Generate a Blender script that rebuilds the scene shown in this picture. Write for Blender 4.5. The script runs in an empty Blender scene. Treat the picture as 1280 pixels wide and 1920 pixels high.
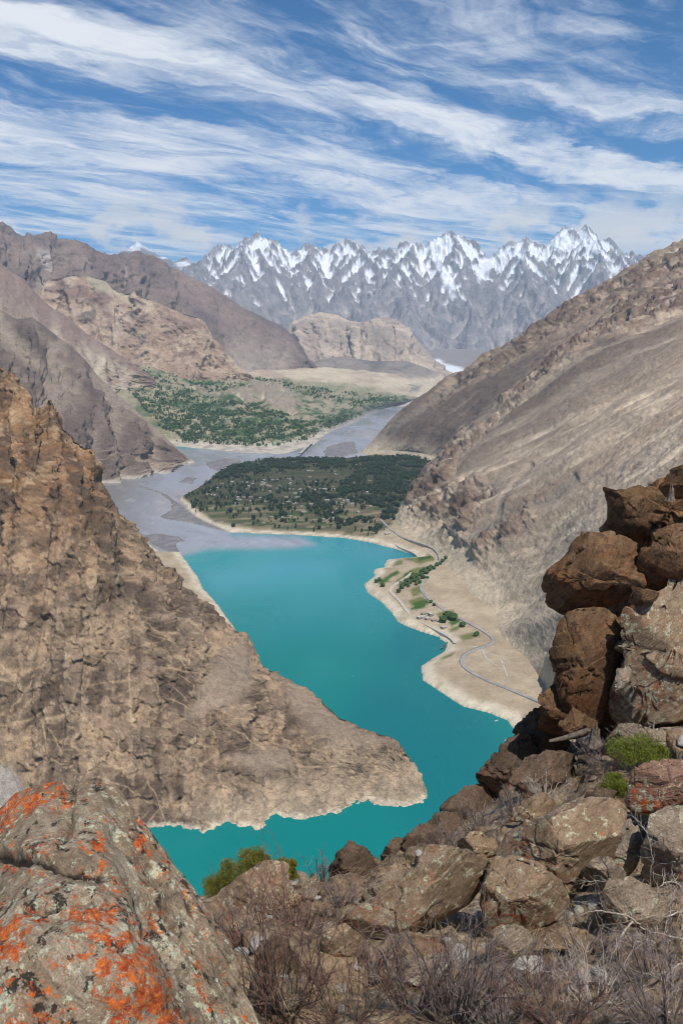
import bpy, math, random
import numpy as np
from mathutils import Vector

# ------------------------------------------------------------------ camera, sky, sun, exposure
rng = np.random.default_rng(11)
random.seed(11)
sc = bpy.context.scene
COL = sc.collection
F = 1600.0                      # focal length in photo pixels (30 mm on a 24 mm wide frame)
H = 500.0                       # eye height above the lake
TILT = math.atan(320.0 / F)
CT, ST = math.cos(TILT), math.sin(TILT)

cam_d = bpy.data.cameras.new('camera')
cam_d.sensor_fit = 'HORIZONTAL'
cam_d.sensor_width = 24.0
cam_d.lens = 30.0
cam_d.clip_start = 0.1
cam_d.clip_end = 120000.0
cam = bpy.data.objects.new('camera', cam_d)
COL.objects.link(cam)
cam.location = (0, 0, H)
cam.rotation_euler = (math.pi / 2 - TILT, 0, 0)
sc.camera = cam

SUN_EL, SUN_AZ = math.radians(57), math.radians(158)   # azimuth clockwise from +Y: behind, to the right
sdir = Vector((math.sin(SUN_AZ) * math.cos(SUN_EL), math.cos(SUN_AZ) * math.cos(SUN_EL), math.sin(SUN_EL)))
sun_d = bpy.data.lights.new('sun', 'SUN')
sun_d.energy = 4.8
sun_d.angle = math.radians(0.5)
sun_d.color = (1.0, 0.95, 0.87)
sun = bpy.data.objects.new('sun', sun_d)
COL.objects.link(sun)
sun.location = (0, 0, 3000)
sun.rotation_euler = (-sdir).to_track_quat('-Z', 'Y').to_euler()

sc.view_settings.view_transform = 'Standard'
sc.view_settings.look = 'None'
sc.view_settings.exposure = 0.0
sc.view_settings.gamma = 1.0
sc.view_settings.use_curve_mapping = False
sc.cycles.max_bounces = 5
sc.cycles.diffuse_bounces = 3
sc.cycles.glossy_bounces = 2
sc.cycles.transparent_max_bounces = 6
sc.cycles.volume_bounces = 1
sc.cycles.filter_width = 1.0
sc.cycles.use_denoising = True
sc.cycles.use_adaptive_sampling = True
sc.cycles.adaptive_threshold = 0.015


class NT:
    """small helper for writing node trees"""
    def __init__(self, tree):
        self.t = tree
        self.n = tree.nodes
        self.l = tree.links

    def new(self, kind, **kw):
        nd = self.n.new(kind)
        for k, v in kw.items():
            setattr(nd, k, v)
        return nd

    def put(self, sock, v):
        if v is None:
            return
        if isinstance(v, bpy.types.NodeSocket):
            self.l.new(v, sock)
        else:
            if hasattr(sock.default_value, '__len__') and not hasattr(v, '__len__'):
                v = [v] * len(sock.default_value)
            if hasattr(v, '__len__') and len(v) == 3 and len(sock.default_value) == 4:
                v = (*v, 1.0)
            sock.default_value = v

    def math(self, op, a, b=None, c=None, clamp=False):
        nd = self.new('ShaderNodeMath', operation=op, use_clamp=clamp)
        for i, v in enumerate((a, b, c)):
            if v is not None:
                self.put(nd.inputs[i], v)
        return nd.outputs[0]

    def vmath(self, op, a, b=None):
        nd = self.new('ShaderNodeVectorMath', operation=op)
        self.put(nd.inputs[0], a)
        if b is not None:
            self.put(nd.inputs[1], b)
        return nd.outputs['Value'] if op in ('DOT_PRODUCT', 'LENGTH') else nd.outputs[0]

    def noise(self, vec, scale, detail=4, rough=0.55, dist=0.0, color=False):
        nd = self.new('ShaderNodeTexNoise')
        self.put(nd.inputs['Vector'], vec)
        nd.inputs['Scale'].default_value = scale
        nd.inputs['Detail'].default_value = detail
        nd.inputs['Roughness'].default_value = rough
        nd.inputs['Distortion'].default_value = dist
        return nd.outputs['Color' if color else 'Fac']

    def voronoi(self, vec, scale, feature='F1', out='Distance', rand=1.0):
        nd = self.new('ShaderNodeTexVoronoi', feature=feature)
        self.put(nd.inputs['Vector'], vec)
        nd.inputs['Scale'].default_value = scale
        nd.inputs['Randomness'].default_value = rand
        return nd.outputs[out]

    def ramp(self, fac, stops, interp='LINEAR'):
        nd = self.new('ShaderNodeValToRGB')
        nd.color_ramp.interpolation = interp
        els = nd.color_ramp.elements
        while len(els) < len(stops):
            els.new(0.5)
        for e, (p, c) in zip(els, stops):
            e.position = p
            e.color = (c, c, c, 1) if not hasattr(c, '__len__') else (*c, 1)
        self.put(nd.inputs[0], fac)
        return nd.outputs[0]

    def step(self, x, lo, hi, a=0.0, b=1.0):
        nd = self.new('ShaderNodeMapRange', interpolation_type='SMOOTHSTEP', clamp=True)
        self.put(nd.inputs[0], x)
        for i, v in enumerate((lo, hi, a, b)):
            self.put(nd.inputs[1 + i], v)
        return nd.outputs[0]

    def mix(self, fac, a, b, blend='MIX'):
        nd = self.new('ShaderNodeMix', data_type='RGBA', blend_type=blend)
        self.put(nd.inputs[0], fac)
        self.put(nd.inputs[6], a)
        self.put(nd.inputs[7], b)
        return nd.outputs[2]

    def scale(self, vec, s, rot=(0, 0, 0)):
        nd = self.new('ShaderNodeMapping')
        self.put(nd.inputs['Vector'], vec)
        nd.inputs['Scale'].default_value = s
        nd.inputs['Rotation'].default_value = rot
        return nd.outputs[0]

    def attr(self, name, out='Color'):
        return self.new('ShaderNodeAttribute', attribute_name=name).outputs[out]

    def bump(self, h, strength, dist, normal=None):
        nd = self.new('ShaderNodeBump')
        nd.inputs['Strength'].default_value = strength
        nd.inputs['Distance'].default_value = dist
        self.put(nd.inputs['Height'], h)
        if normal is not None:
            self.put(nd.inputs['Normal'], normal)
        return nd.outputs[0]


# --- the world: a clear Nishita sky with cirrus streaks lying on a high flat layer
world = bpy.data.worlds.new('World')
sc.world = world
world.use_nodes = True
wt = NT(world.node_tree)
world.node_tree.nodes.clear()
sky = wt.new('ShaderNodeTexSky', sky_type='NISHITA', sun_disc=False)
sky.sun_elevation = SUN_EL
sky.sun_rotation = SUN_AZ
sky.altitude = 2800
sky.air_density = 1.0
sky.dust_density = 0.3
sky.ozone_density = 1.6
dirn = wt.new('ShaderNodeTexCoord').outputs['Generated']
sep = wt.new('ShaderNodeSeparateXYZ')
wt.put(sep.inputs[0], dirn)
dx, dy_, dz_ = sep.outputs
zz = wt.math('ADD', wt.math('MAXIMUM', dz_, 0.0), 0.02)
cx, cy = wt.math('DIVIDE', dx, zz), wt.math('DIVIDE', dy_, zz)
ca, sa = math.cos(math.radians(39)), math.sin(math.radians(39))
along = wt.math('ADD', wt.math('MULTIPLY', cx, ca), wt.math('MULTIPLY', cy, sa))
across = wt.math('SUBTRACT', wt.math('MULTIPLY', cy, ca), wt.math('MULTIPLY', cx, sa))


def comb(x, y, z):
    nd = wt.new('ShaderNodeCombineXYZ')
    for s, v in zip(nd.inputs, (x, y, z)):
        wt.put(s, v)
    return nd.outputs[0]


plane = comb(along, across, 0.0)
warp = wt.math('SUBTRACT', wt.noise(wt.scale(plane, (0.55, 0.8, 1)), 1.0, 3, 0.5), 0.5)
warp2 = wt.math('SUBTRACT', wt.noise(wt.scale(plane, (1.6, 2.4, 1)), 1.3, 4, 0.6), 0.5)
t_w = wt.math('ADD', across, wt.math('ADD', wt.math('MULTIPLY', warp, 0.9), wt.math('MULTIPLY', warp2, 0.55)))
rot = 0.42
al2 = wt.math('ADD', wt.math('MULTIPLY', along, math.cos(rot)), wt.math('MULTIPLY', across, math.sin(rot)))
ac2 = wt.math('SUBTRACT', wt.math('MULTIPLY', across, math.cos(rot)), wt.math('MULTIPLY', along, math.sin(rot)))
fib2 = wt.noise(comb(wt.math('MULTIPLY', al2, 0.55), wt.math('MULTIPLY', wt.math('ADD', ac2, warp), 2.6), 9.2), 1.5, 8, 0.64, 0.4)
cover = wt.ramp(wt.math('DIVIDE', t_w, 12.0), [
    (0.0, .10), (.125, .16), (.165, .30), (.19, .36), (.208, .22), (.225, .72), (.243, .70), (.262, .16), (.280, .22),
    (.300, .62), (.33, .60), (.36, .66), (.385, .42), (.42, .58), (.48, .40), (.56, .56), (.68, .46), (1.0, .60)], 'EASE')
fib = wt.noise(comb(wt.math('MULTIPLY', along, 0.7), wt.math('MULTIPLY', t_w, 3.6), 1.7), 1.4, 8, 0.64, 0.35)
soft = wt.noise(comb(wt.math('MULTIPLY', along, 0.75), wt.math('MULTIPLY', t_w, 1.2), 5.1), 1.3, 6, 0.6, 0.8)
dens = wt.math('ADD', wt.math('MULTIPLY', cover, 1.05), wt.math('ADD', wt.math('ADD', wt.math('MULTIPLY', wt.math('SUBTRACT', fib, 0.5), 1.25), wt.math('MULTIPLY', wt.math('SUBTRACT', fib2, 0.5), 1.35)),
               wt.math('MULTIPLY', wt.math('SUBTRACT', soft, 0.5), 1.5)))
cirrus = wt.math('MULTIPLY', wt.step(dens, 0.10, 1.06), 0.97)
# low cumulus heads standing over the far ranges, all round the horizon
az = wt.math('ARCTAN2', dx, dy_)
el = wt.math('ARCSINE', dz_)
cvec = comb(wt.math('MULTIPLY', az, 1.0), wt.math('MULTIPLY', el, 1.7), 3.3)
puff = wt.noise(cvec, 14.0, 7, 0.56, 0.1)
where = wt.noise(comb(wt.math('MULTIPLY', az, 1.0), 0.0, 8.45), 6.2, 1, 0.4)
base = wt.math('MULTIPLY', wt.step(el, 0.085, 0.105), wt.step(el, 0.175, 0.115))
head = wt.math('ADD', wt.step(wt.math('ABSOLUTE', wt.math('SUBTRACT', az, 0.36)), 0.13, 0.03), wt.step(wt.math('ABSOLUTE', wt.math('ADD', az, 0.21)), 0.09, 0.02))
cum = wt.math('ADD', wt.math('ADD', puff, wt.math('MULTIPLY', head, 0.16)), wt.math('MULTIPLY', wt.math('SUBTRACT', where, 0.5), 0.6))
cumulus = wt.math('MULTIPLY', wt.step(cum, 0.54, 0.66), base)
cum_shade = wt.step(wt.noise(cvec, 22.0, 6, 0.55), 0.35, 0.62, 0.78, 1.0)
skyc = wt.mix(1.0, sky.outputs[0], (0.15, 0.72, 1.10, 1), 'MULTIPLY')
c1 = wt.mix(cirrus, skyc, (9.6, 9.9, 10.4, 1))
c2 = wt.mix(wt.math('MULTIPLY', cumulus, 0.9), c1, wt.mix(cum_shade, (6.0, 6.6, 7.6, 1), (9.3, 9.2, 9.1, 1)))
bg = wt.new('ShaderNodeBackground')
wt.put(bg.inputs[0], c2)
bg.inputs[1].default_value = 0.095
wo = wt.new('ShaderNodeOutputWorld')
wt.l.new(bg.outputs[0], wo.inputs[0])

# ------------------------------------------------------------------ numeric helpers


def lin(r, g, b):
    return np.array([((c / 255 + 0.055) / 1.055) ** 2.4 if c > 10 else c / 255 / 12.92 for c in (r, g, b)])


def ray(px, py):
    px, py = np.asarray(px, float), np.asarray(py, float)
    u, v = (px - 640) / F, (960 - py) / F
    return u, CT + v * ST, -ST + v * CT


def at(px, py, Y):
    """the world point seen at a photo pixel, Y metres ahead"""
    a, b, c = ray(px, py)
    s = np.asarray(Y, float) / b
    return np.stack([a * s, b * s, H + c * s], -1)


def at_z(px, py, z):
    a, b, c = ray(px, py)
    s = (np.asarray(z, float) - H) / c
    return np.stack([a * s, b * s, H + c * s], -1)


def proj(P):
    x, y, z = P[..., 0], P[..., 1], P[..., 2] - H
    fw = y * CT - z * ST
    up = y * ST + z * CT
    return 640 + F * x / fw, 960 - F * up / fw


def sstep(x, a, b):
    t = np.clip((x - a) / (b - a), 0, 1)
    return t * t * (3 - 2 * t)


_perm = rng.permutation(4096).astype(np.int32)
_g3 = rng.normal(size=(4096, 3)).astype(np.float32)
_g3 /= np.linalg.norm(_g3, axis=1)[:, None]


def perlin(x, y, z=0.37):
    x, y = np.asarray(x, np.float32), np.asarray(y, np.float32)
    z = np.broadcast_to(np.asarray(z, np.float32), x.shape)
    xi, yi, zi = np.floor(x), np.floor(y), np.floor(z)
    fx, fy, fz = x - xi, y - yi, z - zi
    xi, yi, zi = xi.astype(np.int32), yi.astype(np.int32), zi.astype(np.int32)
    sx, sy, sz = (f * f * f * (f * (f * 6 - 15) + 10) for f in (fx, fy, fz))
    M = 4095

    def corner(i, j, k):
        h = _perm[(_perm[(_perm[(xi + i) & M] + yi + j) & M] + zi + k) & M]
        g = _g3[h]
        return g[..., 0] * (fx - i) + g[..., 1] * (fy - j) + g[..., 2] * (fz - k)
    r = []
    for k in (0, 1):
        a = corner(0, 0, k)
        a = a + sx * (corner(1, 0, k) - a)
        b = corner(0, 1, k)
        b = b + sx * (corner(1, 1, k) - b)
        r.append(a + sy * (b - a))
    return (r[0] + sz * (r[1] - r[0])) * 1.6


def fbm(x, y, z=0.37, octv=4, gain=0.5, lac=2.03):
    s, a, tot = 0, 1.0, 0
    for i in range(octv):
        s = s + a * perlin(x + 13.7 * i, y + 7.1 * i, z)
        tot += a
        a *= gain
        x, y, z = x * lac, y * lac, z * lac
    return s / tot


def ridged(x, y, z=0.37, octv=4, gain=0.5, lac=2.07, sharp=1.0):
    s, a, tot, w = 0, 1.0, 0, 1.0
    for i in range(octv):
        n = np.clip(1 - np.abs(perlin(x + 5.3 * i, y - 9.1 * i, z)) * 1.7, 0, 1) ** (1 + sharp)
        s = s + a * n * w
        tot += a
        w = np.clip(n * 1.6, 0, 1)
        a *= gain
        x, y, z = x * lac, y * lac, z * lac
    return s / tot


def inpoly(px, py, poly):
    poly = np.asarray(poly, float)
    ins = np.zeros(px.shape, bool)
    for (x1, y1), (x2, y2) in zip(poly, np.roll(poly, -1, 0)):
        c = ((y1 > py) != (y2 > py)) & (px < (x2 - x1) * (py - y1) / (y2 - y1 + 1e-12) + x1)
        ins ^= c
    return ins


def linedist(px, py, pts, closed=False):
    pts = np.asarray(pts, float)
    q = np.roll(pts, -1, 0) if closed else pts[1:]
    p = pts if closed else pts[:-1]
    best = np.full(px.shape, 1e9)
    for (x1, y1), (x2, y2) in zip(p, q):
        dx, dy = x2 - x1, y2 - y1
        t = np.clip(((px - x1) * dx + (py - y1) * dy) / (dx * dx + dy * dy + 1e-12), 0, 1)
        best = np.minimum(best, np.hypot(px - x1 - t * dx, py - y1 - t * dy))
    return best


def sdist(px, py, poly):
    d = linedist(px, py, poly, True)
    return np.where(inpoly(px, py, poly), d, -d)


def soft_poly(px, py, poly, w):
    return sstep(sdist(px, py, poly), -w, w)


def mesh_obj(name, V, faces, mat=None, parent=None, smooth=True, col=None, attrs=None, loc=None):
    """one mesh object; V (n,3), faces (m,3) or (m,4) index array, or a list of such arrays"""
    V = np.asarray(V, np.float32)
    if loc is not None:
        V = V - np.asarray(loc, np.float32)
    fl = faces if isinstance(faces, list) and np.ndim(faces[0]) == 2 else [faces]
    fl = [np.asarray(f, np.int32) for f in fl if len(f)]
    me = bpy.data.meshes.new(name)
    nl = sum(f.size for f in fl)
    nf = sum(len(f) for f in fl)
    me.vertices.add(len(V))
    me.loops.add(nl)
    me.polygons.add(nf)
    me.vertices.foreach_set('co', V.ravel())
    me.loops.foreach_set('vertex_index', np.concatenate([f.ravel() for f in fl]))
    cnt = np.concatenate([np.full(len(f), f.shape[1], np.int32) for f in fl])
    me.polygons.foreach_set('loop_start', np.concatenate([[0], np.cumsum(cnt)[:-1]]).astype(np.int32))
    me.polygons.foreach_set('loop_total', cnt)
    me.polygons.foreach_set('use_smooth', np.full(nf, smooth))
    if col is not None:
        a = me.attributes.new('Col', 'FLOAT_COLOR', 'POINT')
        c4 = np.ones((len(V), 4), np.float32)
        c4[:, :3] = np.clip(col, 0, 1)
        a.data.foreach_set('color', c4.ravel())
    for k, v in (attrs or {}).items():
        a = me.attributes.new(k, 'FLOAT', 'POINT')
        a.data.foreach_set('value', np.asarray(v, np.float32).ravel())
    me.update(calc_edges=True)
    me.validate()
    if mat:
        me.materials.append(mat)
    o = bpy.data.objects.new(name, me)
    COL.objects.link(o)
    if loc is not None:
        o.location = loc
    if parent:
        o.parent = parent
    return o


def gridfaces(nv, nu, flip=False):
    i = np.arange(nv * nu).reshape(nv, nu)
    f = np.stack([i[:-1, :-1], i[1:, :-1], i[1:, 1:], i[:-1, 1:]], -1).reshape(-1, 4)
    return f[:, ::-1] if flip else f


def row3d(row):
    out = []
    for p in row:
        out.append(at_z(p[0], p[1], p[3]) if len(p) == 4 else at(p[0], p[1], p[2]))
    return np.array(out)


def resample(row, nu, power=None):
    """row of (px,py,Y) or (px,py,None,z), missing Y's filled in between the given ones"""
    row = [list(p) for p in row]
    for p in row:
        if len(p) == 4:
            p[2] = float(at_z(p[0], p[1], p[3])[1])
    known = [i for i, p in enumerate(row) if len(p) >= 3]
    for i, p in enumerate(row):
        if len(p) == 2:
            p.append(float(np.interp(i, known, [row[k][2] for k in known])))
    P = row3d(row)
    xy = np.array([p[:2] for p in row], float)
    d = np.concatenate([[0], np.cumsum(np.hypot(*np.diff(xy, axis=0).T))])
    t = np.linspace(0, d[-1], nu)
    return np.stack([np.interp(t, d, P[:, k]) for k in range(3)], -1)


def loft(rows, nu, nv, pos=None):
    R = np.array([resample(r, nu) for r in rows])
    n = len(R)
    pos = np.linspace(0, 1, n) if pos is None else np.asarray(pos, float)
    v = np.linspace(0, 1, nv)
    k = np.clip(np.searchsorted(pos, v, 'right') - 1, 0, n - 2)
    t = ((v - pos[k]) / (pos[k + 1] - pos[k]))[:, None, None]
    sl = (R[1:] - R[:-1]) / np.diff(pos)[:, None, None]
    m = np.concatenate([sl[:1], 0.5 * (sl[1:] + sl[:-1]), sl[-1:]])
    h = (pos[k + 1] - pos[k])[:, None, None]
    return ((2 * t**3 - 3 * t**2 + 1) * R[k] + (t**3 - 2 * t**2 + t) * h * m[k]
            + (-2 * t**3 + 3 * t**2) * R[k + 1] + (t**3 - t**2) * h * m[k + 1])


def normals(G):
    du = np.gradient(G, axis=1)
    dv = np.gradient(G, axis=0)
    n = np.cross(dv, du)
    n /= np.linalg.norm(n, axis=-1, keepdims=True) + 1e-9
    return np.where(n[..., 2:3] < 0, -n, n) if np.mean(n[..., 2]) < 0 else n


def add_back(G, n, length, drop):
    """rows behind the crest (row 0), so that a mountain has a far side"""
    c = G[0]
    d = c[:, :2] / np.linalg.norm(c[:, :2], axis=1)[:, None]
    rows = []
    for k in range(n, 0, -1):
        t = (k / n) ** 1.5
        b = c.copy()
        b[:, :2] += d * length * t
        b[:, 2] -= drop * t
        rows.append(b)
    return np.concatenate([np.array(rows), G], 0)


def mixc(a, b, t):
    return a + (np.asarray(b) - a) * np.asarray(t)[..., None]


def worley(x, y, z, seed=0):
    """cellular noise: per-cell random value and the distance to the nearest joint"""
    x, y, z = (np.asarray(v, np.float32) for v in (x, y, z))
    xi, yi, zi = (np.floor(v).astype(np.int32) for v in (x, y, z))
    f1 = np.full(x.shape, 9.0, np.float32)
    f2 = f1.copy()
    cid = np.zeros(x.shape, np.int32)
    for i in (-1, 0, 1):
        for j in (-1, 0, 1):
            for k in (-1, 0, 1):
                h = _perm[(_perm[(_perm[(xi + i + seed) & 4095] + yi + j) & 4095] + zi + k) & 4095]
                dx = xi + i + _perm[(h + 101) & 4095] / 4096.0 - x
                dy = yi + j + _perm[(h + 577) & 4095] / 4096.0 - y
                dz = zi + k + _perm[(h + 1361) & 4095] / 4096.0 - z
                d = np.sqrt(dx * dx + dy * dy + dz * dz)
                near = d < f1
                f2 = np.where(near, f1, np.minimum(f2, d))
                cid = np.where(near, h, cid)
                f1 = np.where(near, d, f1)
    return cid / 4096.0, f2 - f1


def dendrite(U, V, spacing, vmax, seed, k=.6, umin=0.0, umax=None):
    """sharp branching spurs running down V with V-shaped gullies between; 0 on the spurs, negative in the gullies"""
    r_ = np.random.default_rng(seed)
    umax = float(U.max()) if umax is None else umax
    wu = (U + spacing * .22 * fbm(U / spacing * 1.3, V / spacing * 1.3, seed + .3, 4, .55)).astype(np.float32)
    wv = (V + spacing * .22 * fbm(U / spacing * 1.3, V / spacing * 1.3, seed + 8.3, 4, .55)).astype(np.float32)
    D = np.full(U.shape, -k * spacing * .62, np.float32)

    regular = np.ptp(U[:, 0]) < 1e-6 and np.ptp(V[0]) < 1e-6
    cu, cv = U[0], V[:, 0]

    def tent(u1, v1, h1, u2, v2, h2):
        eu, ev = u2 - u1, v2 - v1
        sl = (slice(None), slice(None))
        if regular:
            r = spacing * 1.0
            i0, i1 = np.searchsorted(cv, min(v1, v2) - r), np.searchsorted(cv, max(v1, v2) + r)
            j0, j1 = np.searchsorted(cu, min(u1, u2) - r), np.searchsorted(cu, max(u1, u2) + r)
            if i1 <= i0 or j1 <= j0:
                return
            sl = (slice(i0, i1), slice(j0, j1))
        a_, b_ = wu[sl], wv[sl]
        t = np.clip(((a_ - u1) * eu + (b_ - v1) * ev) / (eu * eu + ev * ev), 0, 1)
        D[sl] = np.maximum(D[sl], h1 + (h2 - h1) * t - k * np.hypot(a_ - u1 - t * eu, b_ - v1 - t * ev))

    u = umin - spacing
    while u < umax + spacing:
        u += spacing * r_.uniform(.6, 1.35)
        p, v = u, -spacing * .6 + (r_.uniform(0, .35) * vmax if r_.random() < .4 else 0)
        ang = r_.normal() * .15
        while v < vmax:
            st = spacing * r_.uniform(.4, .65)
            a = ang + r_.normal() * .28
            p2, v2 = p + math.sin(a) * st, v + math.cos(a) * st
            tent(p, v, 0, p2, v2, 0)
            for sd in (-1, 1):
                if r_.random() < .75:
                    b = sd * r_.uniform(.55, 1.0)
                    ln = spacing * r_.uniform(.3, .55)
                    tent(p2, v2, 0, p2 + math.sin(b) * ln, v2 + math.cos(b) * ln, -k * ln * .45)
            p, v = p2, v2
    return D


def rock_mat(name, fine, amount=0.35, bumpd=1.0, bump_s=0.6, rough=0.95, streak=None):
    """vertex colour times procedural grain; 'fine' is the grain size in metres"""
    m = bpy.data.materials.new(name)
    m.use_nodes = True
    t = NT(m.node_tree)
    bs = m.node_tree.nodes['Principled BSDF']
    co = t.new('ShaderNodeTexCoord').outputs['Object']
    n1 = t.noise(co, 1.0 / fine, 6, 0.65)
    n2 = t.noise(co, 0.22 / fine, 5, 0.6)
    f = t.math('ADD', t.math('MULTIPLY', t.step(n1, 0.25, 0.75), 0.6), t.math('MULTIPLY', t.step(n2, 0.3, 0.7), 0.4))
    v = t.math('MULTIPLY_ADD', f, 2 * amount, 1 - amount)
    c = t.mix(1.0, t.attr('Col'), v, 'MULTIPLY')
    t.put(bs.inputs['Base Color'], c)
    bs.inputs['Roughness'].default_value = rough
    bs.inputs['Specular IOR Level'].default_value = 0.15
    wv = t.vmath('ADD', co, t.vmath('MULTIPLY', t.noise(co, .6 / fine, 3, .6, color=True), (fine * 1.6, fine * 1.6, fine * 1.6)))
    cell = t.voronoi(t.scale(wv, (1, 1, .6)), .42 / fine)
    h = t.math('ADD', t.math('ADD', n1, t.math('MULTIPLY', n2, 2.0)), t.math('MULTIPLY', cell, -.9))
    t.put(bs.inputs['Normal'], t.bump(h, bump_s, bumpd))
    return m


def structure(o):
    o['kind'] = 'structure'
    return o
# ------------------------------------------------------------------ the mountains
class Grid:
    pass


def build_grid(rows, nu, nv, back=None, pos=None, skirt=1.0):
    G = loft(rows, nu, nv, pos)
    g = Grid()
    nb = 0
    if back:
        nb = back[0]
        G = add_back(G, *back)
    if back:                                   # a root that reaches below the ground in front
        low = np.repeat(G[-1:], 3, 0)
        low[:, :, 2] -= np.array([40.0, 90.0, 160.0])[:, None] * skirt
        low[:, :, 1] -= np.array([40.0, 90.0, 160.0])[:, None] * skirt * .9
        G = np.concatenate([G, low], 0)
    g.P = G
    g.N = normals(G)
    seg_u = np.linalg.norm(np.diff(G[nb:], axis=1), axis=-1).mean()
    seg_v = np.linalg.norm(np.diff(G[nb:], axis=0), axis=-1).mean()
    g.U, g.V = np.meshgrid(np.arange(nu) * seg_u, (np.arange(len(G)) - nb) * seg_v)
    g.s, g.t = np.meshgrid(np.linspace(0, 1, nu), (np.arange(len(G)) - nb) / (nv - 1.0))
    g.px, g.py = proj(G)
    g.nb = nb
    return g


def finish(name, g, mat, col, flip=False):
    nv, nu = g.P.shape[:2]
    n = np.cross(g.P[nv // 2 + 1, nu // 2] - g.P[nv // 2, nu // 2], g.P[nv // 2, nu // 2 + 1] - g.P[nv // 2, nu // 2])
    o = mesh_obj(name, g.P.reshape(-1, 3), gridfaces(nv, nu, n[2] < 0), mat, col=col.reshape(-1, 3))
    return structure(o)


def slope_of(P):
    return np.abs(normals(P)[..., 2])


def warped_gully(u, v, wl, octv=4, seed=0.0, stretch=4.0, gain=0.52):
    """ribs and gullies running down the fall line (v); wl = spacing in metres"""
    w = u + wl * 0.55 * fbm(u / (wl * 1.6) + seed, v / (wl * 2.2), 3.3 + seed, 3)
    s, a, tot = 0, 1.0, 0
    for i in range(octv):
        n = 1 - np.abs(perlin(w / wl + 17.3 * i + seed, v / (wl * stretch) + 3.1 * i, seed + i)) * 2.0
        s = s + a * n
        tot += a
        w = w + wl * 0.22 * n
        a *= gain
        wl *= 0.5
    return s / tot


def horizontal(n):
    m = n.copy()
    m[..., 2] *= 0.25
    return m / (np.linalg.norm(m, axis=-1, keepdims=True) + 1e-9)


def crest_fill(row):
    known = [i for i, p in enumerate(row) if len(p) == 3]
    return [(p[0], p[1], float(np.interp(i, known, [row[k][2] for k in known]))) for i, p in enumerate(row)]


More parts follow.
